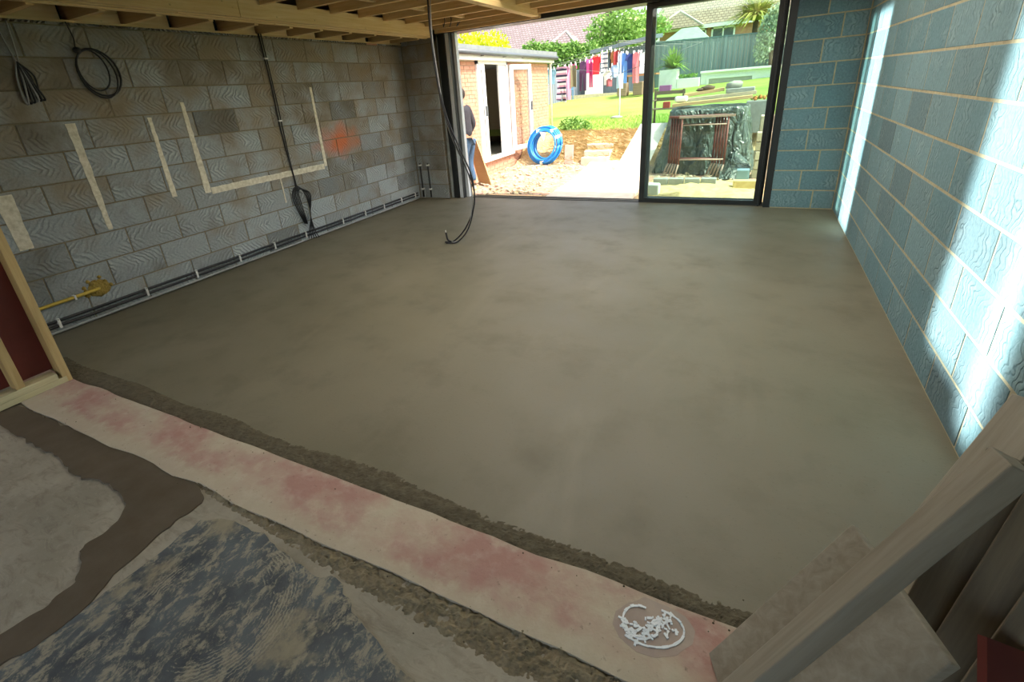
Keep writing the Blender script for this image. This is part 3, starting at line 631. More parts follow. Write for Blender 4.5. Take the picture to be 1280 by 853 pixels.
# ------------------------------------------------------------------ stud partition at the left
st = thing('stud_partition', 'timber stud frame backed with dark red membrane at the left wall', 'partition', (.95, -1.2, 0))
for z0, z1 in ((.008, .046), (.047, .085)): MB().box(.93, 1.02, -2.4, -.86 if z0 < .02 else -.90, z0, z1).build('sole_plate', M['timberP'], st, bevel=.002)
for y1 in (-.835, -1.055, -1.50): MB().box(.925, 1.015, y1-.045, y1, .086 if y1 < -.9 else .0, 2.35).build('stud', M['timberZ'], st, bevel=.002)
MB().box(.90, .912, -2.4, -.85, .09, 2.35).build('membrane', M['redmem'], st)
m = MB().grid(lambda u, v: (.80+.16*v, -1.35+.5*u, .10*(1-v)+.02*noise.noise(Vector((u*6, v*5, 2)))), 12, 6)

# ------------------------------------------------------------------ timber pile at the right
def plank(name, label, corners, th, mat, edge=None):
    a, b, c_, d_ = [Vector(p) for p in corners]; n = (b-a).cross(c_-b).normalized()
    if n.z > 0: n = -n
    t = thing(name, label, 'board', tuple(a))
    vs = [a, b, c_, d_, a+n*th, b+n*th, c_+n*th, d_+n*th]
    MB().add(vs, MB.BOXF).build('board', mat, t, bevel=.003)
    return t
Q1, Q2, Q3 = Vector((4.842, -.895, .012)), Vector((5.106, -.768, .5)), Vector((5.22, -1.054, .5))
o = plank('wide_board', 'wide weathered board leaning under the long batten', (Q1, Q2, Q3, Q1+Q3-Q2), .024, M['oldwood'])
def baulk(name, label, a, b, w, h, mat, up=(0,0,1)):
    a, b = Vector(a), Vector(b); d = (b-a); L = d.length; d.normalize(); r = d.cross(Vector(up)).normalized(); u = r.cross(d)
    t = thing(name, label, 'timber', tuple(a)); o = MB().box(0, L, -w/2, w/2, -h/2, h/2).build('batten', mat, None, bevel=.003)
    o.parent = t; o.matrix_basis = Matrix((d, -r, u)).transposed().to_4x4(); return t
baulk('long_batten', 'long sawn batten lying across the wide weathered board', (4.844, -1.089, .035), (5.254, -.919, .87), .060, .046, M['oldwood'], (-.81, -.06, .45))
baulk('grey_plank', 'grey smooth plank propped just beyond the long batten', (5.30, -.50, .02), (5.66, -.06, .52), .12, .03, M['oldwood'], (-.5, -.3, .6))
baulk('dark_batten', 'dark batten with a pale top edge leaning beside the wide board', (5.24, -.86, .03), (5.40, -.63, .68), .03, .11, M['darkwood'], (-.75, .45, .3))
baulk('thick_timber', 'thick dirty timber leaning in the pile behind the dark batten', (5.27, -.93, .03), (5.46, -.68, .66), .07, .10, M['darkwood'], (-.6, .5, .3))
baulk('lower_timber', 'dark timber at the bottom of the pile by the red membrane', (5.30, -1.02, .03), (5.48, -.80, .55), .05, .12, M['darkwood'], (-.6, .5, .3))
baulk('pale_lath', 'narrow pale lath standing in the pile', (5.26, -.80, .03), (5.35, -.64, .55), .016, .03, M['timberP'])
rp = thing('membrane_sheet', 'dark red membrane sheet at the bottom of the timber pile', 'membrane', (5.5, -1.0, 0))
MB().bar((5.47, -1.25, .02), (5.50, -.86, .36), .02, .4, (-.2, .3, .4)).build('panel', M['redmem'], rp)
MB().bar((5.33, -1.06, .03), (5.42, -.90, .42), .03, .03).build('edge_batten', M['timberP'], rp)

# ================================================================== OUTSIDE
def lawn_z(x, y): return .48+(y-10)*(.0475+.004*(x+2))
gr = sempty('ground', 'rubble strewn earth outside the sliding door')
def earth_fn(u, v):
    x = -3+u*12; y = 4.97+v*5.2
    return (x, y, -.13+.035*noise.noise(Vector((x*1.5, y*1.5, 0)))+.025*noise.noise(Vector((x*6, y*6, 3))))
MB().grid(earth_fn, 110, 60).build('earth', M['earth'], gr, True)
def bank_fn(u, v):
    x = -.2+u*8; y = 8.75+.25*math.sin(x*1.4)+v*(9.86-8.75-.25*math.sin(x*1.4))
    s = v*v*(3-2*v)
    return (x, y, -.14+(lawn_z(x, 9.86)+.13)*s+(.16*noise.noise(Vector((x*2.5, y*3, 7)))+.07*noise.noise(Vector((x*9, y*9, 1))))*math.sin(math.pi*v)**.5)
MB().grid(bank_fn, 120, 30).build('straw_bank', M['straw'], gr, True)['label'] = 'straw coloured earth bank below the lawn'
def lawn_fn(u, v):
    x = -14+u*30; y = 9.85+v*30
    return (x, y, lawn_z(x, y) if y < 24.5 else lawn_z(x, 24.5)+(.03*noise.noise(Vector((x*.6, y*.6, 0)))))
MB().grid(lawn_fn, 60, 60).build('lawn', M['lawn'], gr, True)['label'] = 'sunlit sloping lawn'
MB().box(-.2, 8, 9.80, 9.9, .2, .485).build('lawn_edging', M['stone'], gr)
m = MB()
def smallq(c, s, d, up):  # one leaf
    r = d.cross(up); r = r.normalized()*s*.3 if r.length > 1e-4 else Vector((s*.3, 0, 0))
    return [c, c+d*s*.5+r, c+d*s, c+d*s*.5-r]
for i in range(9000):
    x = random.uniform(.2, 8); y = random.uniform(9.86, 12.5); z = lawn_z(x, y); h = random.uniform(.03, .07); a = random.random()*6.28
    dx, dy = .006*math.cos(a), .006*math.sin(a); lx, ly = random.gauss(0, .02), random.gauss(0, .02)
    m.add([(x-dx, y-dy, z), (x+dx, y+dy, z), (x+lx, y+ly, z+h)], [(0, 1, 2)])
o = m.build('grass', M['leafG'], gr); o['kind'] = 'stuff'; o['label'] = 'short grass blades at the front of the lawn'
m = MB()
for i in range(1500):
    x = random.uniform(-.2, 5.2); y = random.uniform(5.05, 9.2)
    if 1.5 < x < 3.3 and random.random() < .8: continue
    r = random.choice((.008, .012, .018, .03)); m.ball((x, y, -.11+r*.3), r*1.3, r, r*.7, 6, 4, .5)
o = m.build('rubble', M['stone'], gr); o['kind'] = 'stuff'; o['label'] = 'loose rubble and gravel on the earth outside'
m = MB()
for i in range(2600):
    x = random.uniform(.6, 3.2); y = random.uniform(8.95, 9.85); vv = (y-8.75)/1.1; z = -.1+.6*vv*vv*(3-2*vv)
    a = random.random()*6.28; l = random.uniform(.08, .22); m.add([(x, y, z), (x+.022, y, z+.02), (x+l*math.cos(a), y-.05+l*.5*math.sin(a), z+random.uniform(.0, .1))], [(0, 1, 2)])
o = m.build('dry_straw', leafmat('straw', '#b59a62', '#dcc893', .2), gr); o['kind'] = 'stuff'; o['label'] = 'dry straw strewn over the bank'
# pale path of slabs
pa = [((1.95, 5.25), (3.30, 5.25), (3.18, 6.75), (1.90, 6.75)), ((1.90, 6.77), (3.17, 6.77), (2.95, 8.2), (1.72, 8.2)), ((1.72, 8.22), (2.94, 8.22), (2.75, 9.3), (1.55, 9.3))]
for i, q in enumerate(pa):
    o = MB().prism(list(q), -.12, -.065).build('path_slab', M['concpath'], None, bevel=.008)
    tag(o, ('pale path slab right outside the open door', 'pale path slab in the middle of the path', 'pale path slab below the garden steps')[i], 'slab', 'pale path slabs')
for i in range(3):
    o = MB().box(1.42, 2.02, 8.80+.24*i, 9.035+.24*i, -.13, .03+.12*i).build('step_block', M['concpath'], None, bevel=.01)
    tag(o, ('lowest', 'middle', 'top')[i]+' pale concrete block of the garden steps', 'step')
for i, (x, y, w, dd, h, rz, lab) in enumerate(((1.09, 9.0, .20, .05, .42, .1, 'pinkish paving slab standing on end against the straw bank'),)):
    o = MB().box(-w/2, w/2, -dd/2, dd/2, 0, h).build('paving_slab', pmat('pink_slab', '#b59c90', '#c4aea2', 9, .85, .3), None, bevel=.006); o.location = (x, y-.05, -.12); o.rotation_euler = (-.18, 0, rz); tag(o, lab, 'slab')
for i, (x0, x1, y) in enumerate(((.95, 1.85, 5.22), (1.7, 3.35, 5.10))):
    o = MB().box(x0, x1, y, y+.16, -.115, -.075).build('ground_plank', M['ply'], None, bevel=.004); tag(o, ('short pale plank lying outside the open doorway', 'long pale plank lying along the door sill')[i], 'plank')

# ------------------------------------------------------------------ brick shed
sh = thing('brick_shed', 'orange brick garden room with flat roof and white double doors', 'shed', (-1.5, 8.8, -.1))
XS = -.25
MB().box(-.45, XS-.012, 5.7, 7.27, -.15, 2.16).build('wall', M['bmortar'], sh)
MB().box(-.45, XS-.012, 8.70, 11.25, -.15, 2.16).build('wall', M['bmortar'], sh)
MB().box(-3.2, -.45, 5.7, 5.8, -.15, 2.16).build('wall', M['bmortar'], sh)
MB().box(-3.2, -.45, 11.15, 11.25, -.15, 2.16).build('wall', M['bmortar'], sh)
MB().box(-.5, XS-.012, 7.27, 8.70, -.15, .20).build('wall', M['bmortar'], sh)
MB().box(-3.2, -3.1, 5.8, 11.15, -.15, 2.16).build('back_wall', M['white'], sh)
MB().box(-3.1, -.45, 5.8, 11.15, .12, .20).build('floor', M['greyp'], sh)
def bricks(segs):
    m = MB(); z = -.12; r = 0
    while z < 2.12:
        for y0, y1, zmax in segs:
            if z+.065 > zmax: continue
            y = y0-(.1125 if r % 2 else 0)
            while y < y1-.01:
                a, b = max(y, y0), min(y+.215, y1)
                if b-a > .03: m.box(XS-.03, XS+random.uniform(-.002, .003), a, b, z, z+.065)
                y += .225
        z += .075; r += 1
    return m
o = bricks(((5.7, 7.27, 9), (8.70, 11.25, 9), (7.27, 8.70, .2))).build('brickwork', M['brick'], sh); o['kind'] = 'stuff'
m = MB(); z = -.12; r = 0
while z < 2.12:
    x = -3.2-(.1125 if r % 2 else 0)
    while x < XS:
        m.box(max(x, -3.2), min(x+.215, XS), 11.24, 11.262, z, z+.065); m.box(max(x, -3.2), min(x+.215, XS), 5.688, 5.71, z, z+.065); x += .225
    z += .075; r += 1
o = m.build('side_brickwork', M['brick'], sh); o['kind'] = 'stuff'
MB().box(-3.4, -.12, 5.5, 11.42, 2.14, 2.27).build('fascia', M['pvc'], sh)
MB().box(-3.45, -.06, 5.45, 11.48, 2.27, 2.39).build('roof', M['greyp'] if False else pmat('grey_roof_edge', '#7b8285', '#6d7477', 6, .6, .1), sh)
gt = MB().tube([(-.06, 5.45, 2.27), (-.06, 11.48, 2.25)], .045, 8).build('gutter', M['anth2'], sh, True)
for y in (6.3, 7.3, 8.3, 9.3, 10.3, 11.2): MB().box(-.12, -.05, y-.008, y+.008, 2.21, 2.25).build('bracket', M['anth'], gt)
MB().tube([(-.10, 11.33, 2.25), (-.2, 11.33, 2.1), (-.2, 11.33, .3)], .035, 8).build('downpipe', M['pvc'], sh, True)
MB().box(XS-.03, XS+.04, 7.27, 7.33, .2, 2.14).build('door_frame', M['pvc'], sh)
MB().box(XS-.03, XS+.04, 8.64, 8.70, .2, 2.14).build('door_frame', M['pvc'], sh)
MB().box(XS-.03, XS+.04, 7.27, 8.70, 2.08, 2.14).build('door_frame', M['pvc'], sh)
MB().box(XS-.06, XS+.09, 7.22, 8.74, .17, .235).build('door_sill', M['pvc'], sh)
def leaf(hinge, ang, w, nm):
    lf = D.objects.new(nm, None); COL.objects.link(lf); lf.parent = sh; lf.matrix_parent_inverse = Matrix.Translation(sh.location).inverted()
    lf.location = hinge; lf.rotation_euler = (0, 0, ang)
    for n_, a in (('stile', (0, .09, -.03, .03, 0, 1.84)), ('stile', (w-.09, w, -.03, .03, 0, 1.84)), ('rail', (.09, w-.09, -.03, .03, 0, .10)), ('rail', (.09, w-.09, -.03, .03, 1.74, 1.84))):
        inst(n_, MB().box(*a).mesh(n_, M['pvc']), lf)
    inst('pane', MB().box(.085, w-.085, -.008, .008, .095, 1.745).mesh('pane', M['clearglass']), lf)
    inst('handle', MB().box(w-.06, w-.03, -.07, -.03, .85, 1.05).mesh('handle', M['anth2']), lf)
leaf((XS+.07, 8.72, .235), math.radians(72), .70, 'door_leaf')
leaf((XS+.0, 7.33, .235), math.radians(80), .22, 'side_light')
o = MB().box(-.29, -.25, 8.30, 8.64, .24, 2.08).build('inner_door', M['pvc'], sh)
for i in range(4): MB().box(-3.05, -2.7, 7.35, 8.0, .6+.4*i, .63+.4*i).build('shelf', M['white'], sh)
for i in range(9):
    o = MB().box(-2.98, -2.8, 7.38+.07*i, 7.43+.07*i, .632+.4*(i % 4), .83+.4*(i % 4)+.04*(i % 3)).build('shelf_box', (M['anth2'], M['white'], M['stone'])[i % 3], None)
    tag(o, 'small box on the shelves inside the brick shed', 'box', 'boxes on the shed shelves')
# ply sheet leaning on the shed
o = MB().add([(-.22, 6.62, .80), (.12, 6.40, .74), (.44, 6.30, -.11), (.02, 6.56, -.11), (-.212, 6.636, .80), (.128, 6.416, .74), (.448, 6.316, -.11), (.028, 6.576, -.11)], MB.BOXF).build('plywood_sheet', M['ply'], None)
tag(o, 'plain plywood sheet leaning against the shed behind the person', 'board')

# ------------------------------------------------------------------ person beside the shed
def skinmesh(name, nodes, edges, mat, parent, sub=2):
    me = D.meshes.new(name); me.from_pydata([n[0] for n in nodes], edges, []); me.update(); me.materials.append(mat)
    o = D.objects.new(name, me); COL.objects.link(o); o.parent = parent
    md = o.modifiers.new('skin', 'SKIN'); md.use_smooth_shade = True
    for i, n in enumerate(nodes):
        r = n[1] if isinstance(n[1], tuple) else (n[1], n[1]); o.data.skin_vertices[0].data[i].radius = r
        o.data.skin_vertices[0].data[i].use_root = (i == 0)
    s = o.modifiers.new('sub', 'SUBSURF'); s.levels = sub; s.render_levels = sub
    return o
pe = thing('person', 'person in a dark jacket and blue jeans standing by the shed', 'person', (.14, 6.02, -.12))
pe.rotation_euler = (0, 0, math.radians(90))     # local +Y faces toward -X
hip = .95
body = [((0, 0, .95), (.14, .10)), ((0, .01, 1.12), (.13, .095)), ((0, .03, 1.30), (.15, .10)), ((0, .04, 1.43), (.11, .08)), ((0, .06, 1.51), .052), ((0, .085, 1.60), (.068, .085)), ((0, .09, 1.68), (.066, .082)),
        ((.18, .03, 1.41), .05), ((.24, -.03, 1.14), .04), ((.21, .10, .93), .03), ((.20, .14, .86), (.035, .018)),
        ((-.18, .03, 1.41), .05), ((-.24, -.03, 1.14), .04), ((-.21, .10, .93), .03), ((-.20, .14, .86), (.035, .018)),
        ((.10, 0, .86), .085), ((.11, .05, .48), .055), ((.11, -.02, .09), .04), ((.11, .10, .03), .03),
        ((-.10, 0, .86), .085), ((-.11, .06, .48), .055), ((-.11, .02, .09), .04), ((-.11, .14, .03), .03)]
bed = [(0,1),(1,2),(2,3),(3,4),(4,5),(5,6),(3,7),(7,8),(8,9),(9,10),(3,11),(11,12),(12,13),(13,14),(0,15),(15,16),(16,17),(17,18),(0,19),(19,20),(20,21),(21,22)]
for sx, b in ((1, 10), (-1, 14)):      # five fingers on each hand
    hx = .20*sx
    for q, (dy, ln, r) in enumerate(((-.022, .055, .0085), (-.008, .072, .009), (.007, .078, .009), (.021, .070, .0085))):
        i0 = len(body); body += [((hx, .145+dy, .83), r), ((hx-.006*sx, .15+dy, .83-ln*.55), r), ((hx-.02*sx, .15+dy, .83-ln), r*.8)]
        bed += [(b, i0), (i0, i0+1), (i0+1, i0+2)]
    i0 = len(body); body += [((hx-.02*sx, .175, .855), .0095), ((hx-.035*sx, .185, .82), .008)]; bed += [(b, i0), (i0, i0+1)]
bo = skinmesh('body', body, bed, M['skin'], pe)
skinmesh('jacket', [((0, .0, .90), (.175, .13)), ((0, .01, 1.10), (.165, .125)), ((0, .03, 1.30), (.18, .125)), ((0, .045, 1.44), (.13, .09)),
                    ((.19, .03, 1.41), .072), ((.255, -.03, 1.14), .060), ((.215, .09, .95), .048), ((-.19, .03, 1.41), .072), ((-.255, -.03, 1.14), .060), ((-.215, .09, .95), .048)],
         [(0,1),(1,2),(2,3),(3,4),(4,5),(5,6),(3,7),(7,8),(8,9)], M['jacket'], pe)
skinmesh('jeans', [((0, -.01, .97), (.155, .12)), ((.10, -.02, .84), .112), ((.11, .05, .48), .078), ((.11, -.02, .11), .062), ((-.10, -.03, .84), .112), ((-.11, .06, .48), .078), ((-.11, .02, .11), .062)],
         [(0,1),(1,2),(2,3),(0,4),(4,5),(5,6)], M['jeans'], pe)
for sx, dy in ((1, -.02), (-1, .02)):
    skinmesh('boot', [((.11*sx, dy-.03, .055), .045), ((.11*sx, dy+.06, .045), .045), ((.11*sx, dy+.14, .035), .035)], [(0,1),(1,2)], M['shoe'], pe, 1)
hm = MB().ball((0, .052, 1.675), .084, .096, .108, 16, 12)
inst('hair', hm.mesh('hair', M['hair'], True), pe)
fm = MB()
fm.ball((0, .172, 1.645), .012, .02, .02, 6, 5)
inst('nose', fm.mesh('nose', M['skin'], True), bo)
for sx in (1, -1): inst('eye', MB().ball((.026*sx, .158, 1.672), .011, .008, .007, 6, 5).mesh('eye', M['hair'], True), bo)
mm = MB(); mm.ball((0, .164, 1.60), .022, .006, .006, 6, 5); inst('mouth', mm.mesh('mouth', M['redmem'], True), bo)
for sx in (1, -1):
    ee = MB(); ee.ball((.076*sx, .075, 1.65), .012, .02, .032, 6, 5); inst('ear', ee.mesh('ear', M['skin'], True), bo)

# ------------------------------------------------------------------ blue pipe coil
c = thing('blue_pipe_coil', 'coil of blue water pipe standing against the shed corner', 'pipe coil', (.52, 9.0, -.1))
for q in range(13):
    r = .30+.028*(q % 4)+.012*math.sin(q*2.1); yo = -.13+.024*q; pts = []
    ox = .018*math.sin(q*1.7); oz = .012*math.cos(q*2.3)
    for a in range(0, 361, 12):
        t = math.radians(a); pts.append((.515+ox+r*math.cos(t), 8.95+yo+.12*math.sin(t), .305+oz+r*1.04*math.sin(t)))
    MB().tube(pts, .020, 7).build('turn', M['blue'], c, True)
for a in (60, 118, 268, 30):
    t = math.radians(a); p = (.515+.355*math.cos(t), 8.97+.12*math.sin(t), .305+.36*math.sin(t))
    MB().box(p[0]-.03, p[0]+.03, p[1]-.15, p[1]+.17, p[2]-.04, p[2]+.04).build('tape_band', M['clip'], c)
o = MB().add([(.44, 8.83, .62), (.60, 8.83, .60), (.54, 8.82, .42), (.44, 8.84, .62), (.60, 8.84, .60), (.54, 8.83, .42)], ((0,1,2),(5,4,3),(0,3,4,1),(1,4,5,2),(2,5,3,0))).build('label_tag', M['clip'], c)

# ------------------------------------------------------------------ covered pile and trestles
def tarp_fn(u, v):
    th = 2*math.pi*u; cx_, cy_ = 4.02, 8.45; k_ = 1-v
    cs, sn = math.cos(th), math.sin(th); p = 6
    rr = (abs(cs)**p+abs(sn)**p)**(-1/p)
    if v < .45: s = v/.45; z = 1.0-.02*s**4; R_ = s
    else: s = (v-.45)/.55; z = .98-1.1*s**.95; R_ = 1+.16*s+.10*s*s
    f = noise.noise(Vector((cs*4.2, sn*4.2, z*.9)))
    f2 = noise.noise(Vector((cs*9, sn*9, z*2.5+5)))
    w = max(0, (v-.38))*1.5
    x = cx_+cs*rr*R_*.66*(1+.22*f*w+.10*f2*w); y = cy_+sn*rr*R_*.66*(1+.22*f*w+.10*f2*w)
    z += .03*noise.noise(Vector((x*3, y*3, 0)))*(1 if v < .45 else .5)
    return (x, y, max(z, -.13)+.02*f2*(v > .9))
o = MB().grid(tarp_fn, 120, 48).build('covered_pile', M['tarp'], None, True); tag(o, 'pile of materials under crumpled dark green plastic sheeting', 'tarpaulin')
def fold_fn(u, v):
    x = 4.35+u*.46; y = 7.15+.45*v; z = -.12+.42*(v**.8)*(1-.75*abs(u-.45)*1.5)+.06*noise.noise(Vector((x*7, y*6, 4)))
    return (x, y, max(z, -.13))
o = MB().grid(fold_fn, 30, 20).build('spare_sheeting', M['tarp'], None, True); tag(o, 'heap of spare dark sheeting beside the trestle feet', 'sheeting')
for i in range(5):
    dx = .048*i; dy = -.045*i+.10
    t = thing('folded_trestle', 'folded red steel trestle leaning in the stack before the sheeting', 'trestle', (3.5+dx, 7.3, -.13), 'stack of folded red trestles')
    def P(x, h): return (x+dx, 7.42+dy+.17*h, -.13+1.02*h)
    for x in (3.47, 4.20):
        MB().tube([P(x, .22), P(x, .97)], .017, 8).build('upright', M['redsteel'], t, True)
        MB().tube([P(x, .23), P(x-.09+.01*i, 0)], .014, 8).build('foot', M['worn'], t, True)
    MB().bar(P(3.42, .99), P(4.30, .99), .05, .035).build('top_bar', M['worn'] if i == 4 else M['redsteel'], t)
    MB().tube([P(3.47, .86), P(4.20, .86)], .011, 8).build('rail', M['worn'] if i == 4 else M['redsteel'], t, True)
    MB().tube([P(3.47, .30), P(4.20, .30)], .013, 8).build('rail', M['worn'] if i == 4 else M['redsteel'], t, True)
o = MB().add([(2.45, 7.55, -.1), (3.05, 7.55, -.1), (3.34, 8.05, .76), (2.85, 8.05, .76), (2.45, 7.565, -.1), (3.05, 7.565, -.1), (3.34, 8.065, .76), (2.85, 8.065, .76)], MB.BOXF).build('white_sheet', M['white'], None); tag(o, 'white board propped against the left side of the covered pile', 'board')
for i, (y, z, x0, x1, h) in enumerate(((8.25, 1.05, 3.38, 4.70, .055), (8.55, 1.11, 3.42, 4.75, .06), (8.85, 1.19, 3.50, 4.20, .06))):
    o = MB().bar((x0, y, z), (x1, y+.08, z+.07), .2, h).build('stacked_board', M['ply'] if i != 1 else M['stone'], None, bevel=.004); tag(o, ('lowest', 'middle', 'topmost')[i]+' pale board laid on the covered pile', 'board')
o = MB().box(3.40, 3.62, 8.30, 8.48, 1.10, 1.20).build('white_bag', M['white'], None, bevel=.03); tag(o, 'white bag lying on the end of the stacked boards', 'bag')
o = MB().box(4.25, 4.72, 8.55, 8.95, 1.19, 1.27).build('grey_tray', M['stoneg'], None, bevel=.015); tag(o, 'grey mixing tray lying on the stacked boards', 'tray')
m = MB(); m.ball((4.38, 8.75, 1.318), .16, .12, .07, 10, 6, .5)
o = m.build('plastic_wrap', M['greyp'], None, True); tag(o, 'crumpled grey wrapping heaped on the mixing tray', 'wrapping')
m = MB(); m.ball((3.92, 8.9, 1.295), .13, .09, .05, 9, 6, .5); m.ball((3.80, 8.9, 1.28), .1, .06, .03, 8, 5, .5)
o = m.build('tool_bag', M['trunk'], None, True); tag(o, 'small dark bag on the topmost stacked board', 'bag')
# blocks, sand and a bucket in front of the pile
def sand_fn(u, v):
    x = 3.3+u*1.9; y = 5.15+v*2.0
    return (x, y, -.13+.09*math.sin(math.pi*u)**.6*math.sin(math.pi*min(1, v*1.1))**.6+.03*noise.noise(Vector((x*4, y*4, 9)))+.02*noise.noise(Vector((x*12, y*12, 1))))
o = MB().grid(sand_fn, 60, 60).build('sand_spread', M['sand'], gr, True); o['label'] = 'yellow sand spread in front of the trestles'
for i, (x, y, z, rz) in enumerate(((3.52, 6.45, -.08, .03), (3.76, 6.47, -.08, -.02), (4.00, 6.47, -.08, .04), (4.24, 6.50, -.08, .0))):
    o = MB().box(-.11, .11, -.07, .07, 0, .10).build('concrete_block', M['stoneg'], None, bevel=.006); o.location = (x, y, z); o.rotation_euler = (0, 0, rz); tag(o, 'grey concrete brick in a row on the sand', 'block', 'concrete bricks in a row')
for i in range(5):
    o = MB().box(-.11, .11, -.1, .1, 0, .14).build('stacked_stone', M['stone'], None, bevel=.012); o.location = (4.95+.01*(i % 2), 7.35, -.12+.148*i); o.rotation_euler = (0, 0, .1*(i % 3-1))
    tag(o, ('lowest', 'second', 'middle', 'fourth', 'topmost')[i]+' pale stone in the stack beside the right jamb', 'stone')
o = MB().box(4.62, 4.80, 6.75, 6.93, -.10, .10).build('blue_crate', pmat('slate_blue', '#6f8c98', '#7f9ba6', 6, .7, .1), None, bevel=.01); tag(o, 'slate blue box on the sand by the spare sheeting', 'box')
o = MB().box(4.60, 4.93, 6.10, 6.24, -.09, .05).build('cut_block', M['sand'], None, bevel=.006); tag(o, 'buff cut block lying by the door sill', 'block')
o = MB().box(3.42, 3.62, 5.60, 5.80, -.09, .07).build('white_tub', M['white'], None, bevel=.02); tag(o, 'small white tub on the sand by the door mullion', 'tub')
for i, (x, y, z, w, h) in enumerate(((4.85, 9.3, .9, .5, .20), (5.05, 8.3, .72, .36, .14))):
    o = MB().box(x-w/2, x+w/2, y, y+.3, z-.2 if i else .4, z+h/2).build('stone_trough', M['stoneg'] if i == 0 else M['stone'], None, bevel=.015); tag(o, ('grey stone trough planter beyond the covered pile', 'pale stone kerb piece resting by the covered pile')[i], 'trough' if i == 0 else 'stone')
m = MB()
for q in range(30): m.ball((4.85+random.uniform(-.2, .2), 9.45+random.uniform(-.1, .1), 1.02+random.uniform(0, .06)), .03, n=6, m=4)
o = m.build('trough_flowers', leafmat('orange_flowers', '#c77a3c', '#86a04a', .1), None); o['kind'] = 'stuff'; tag(o, 'orange and green flowers in the stone trough', 'flowers')
# dark garden bench behind the pile
c = thing('garden_bench', 'dark brown garden bench on the lawn behind the covered pile', 'bench', (2.95, 10.6, .55))
for x, h in ((2.62, 1.05), (3.25, 1.05)):
    for y, hh in ((10.4, .92), (10.85, 1.28)): MB().bar((x, y, .45), (x, y, hh), .05, .05, (0,1,0)).build('leg', M['darkwood'], c)
    MB().bar((x, 10.36, 1.07), (x, 10.88, 1.07), .06, .03).build('armrest', M['darkwood'], c)
for q in range(4): MB().bar((2.6, 10.42+.12*q, .88), (3.28, 10.42+.12*q, .88), .09, .025).build('seat_slat', M['darkwood'], c)
for q in range(2): MB().bar((2.6, 10.87, 1.08+.14*q), (3.28, 10.87, 1.08+.14*q), .025, .08).build('back_slat', M['darkwood'], c)
o = MB().box(2.85, 3.0, 10.5, 10.65, .895, 1.03).build('red_pot', pmat('red_pot', '#a84a3c', '#983f33', 9, .6, .1), None, bevel=.01); tag(o, 'small red pot on the garden bench', 'pot')

# ------------------------------------------------------------------ rotary airer and laundry
c = thing('rotary_airer', 'rotary clothes airer on the lawn hung with washing', 'airer', (1.42, 12.33, .6))
MB().tube([(1.42, 12.33, .55), (1.42, 12.33, 2.25)], .02, 8).build('pole', M['alu'], c, True)
MB().ball((1.36, 12.28, .63), .18, .12, .05, 10, 5).build('base', M['stoneg'], c, True)
tips = [(-.75, 12.3, 2.10), (1.15, 13.9, 2.45), (3.4, 12.5, 2.30), (1.7, 10.9, 2.45)]
for t_ in tips: MB().tube([(1.42, 12.33, 1.75), t_], .006, 6).build('arm', M['anth2'], c, True)
for f in (1.0, .8, .6):
    pt = [(1.42+(x-1.42)*f, 12.33+(y-12.33)*f, z-.02*(1-f)) for x, y, z in tips]
    MB().tube(pt+[pt[0]], .0025, 4).build('line', M['greyc'], c)
def stripe(name, a, b, cc, per):
    k = N(name); sp = k.n('SeparateXYZ'); k.l(k.tc.outputs['Object'], sp.inputs[0])
    f = k.math('FRACT', k.math('MULTIPLY', sp.outputs[2], 1/per)); k.col(k.ramp(f, ((0, lin(a)), (.35, lin(b)), (.68, lin(cc))), 'CONSTANT')); k.rough(.9); return k.m
SH = {'top': [(-.5,0),(-.2,0),(-.1,.05),(.1,.05),(.2,0),(.5,0),(.62,.35),(.42,.40),(.40,1),(-.40,1),(-.42,.40),(-.62,.35)],
      'trousers': [(-.5,0),(.5,0),(.52,.3),(.5,1),(.12,1),(.03,.42),(-.03,.42),(-.12,1),(-.5,1),(-.52,.3)],
      'onesie': [(-.5,0),(.5,0),(.6,.35),(.42,.40),(.45,.62),(.48,1),(.1,1),(.0,.68),(-.1,.95),(-.55,.92),(-.42,.58),(-.42,.40),(-.6,.35)],
      'cloth': [(-.5,0),(-.2,.02),(.1,0),(.5,.02),(.48,.5),(.5,1),(0,.96),(-.5,1)]}
def garment(kind, px, w, ztop, h, y, mat, lab, cat):
    pts = SH[kind]; n = len(pts); cx_ = px
    P = [(x*w, -zz*h) for x, zz in pts]
    ph = random.random()*6; wav = lambda x, z: .03*math.sin(x*22/max(w, .2)*.3+ph)+.05*math.sin(z*3+ph)*min(1, -z)
    vs = [(x, wav(x, z)-.012, z) for x, z in P]+[(x, wav(x, z)+.012, z) for x, z in P]
    fs = [tuple(range(n)), tuple(range(2*n-1, n-1, -1))]+[(i, i+n, (i+1) % n+n, (i+1) % n) for i in range(n)]
    t = thing('laundry_'+{'top': 'shirt'}.get(cat, cat), lab, cat, (cx_, y, ztop), 'washing on the airer')
    o = D.objects.new('fabric', MB().add(vs, fs).mesh('fabric', mat)); COL.objects.link(o); o.parent = t
    for s in (-.42, .42):
        inst('peg', MB().box(-.012, .012, -.02, .02, -.03, .05).mesh('peg', M['clip']), t, (s*w*.9, 0, 0))
def fab(h): return pmat('fabric'+h, h, h, 20, .9, .2)
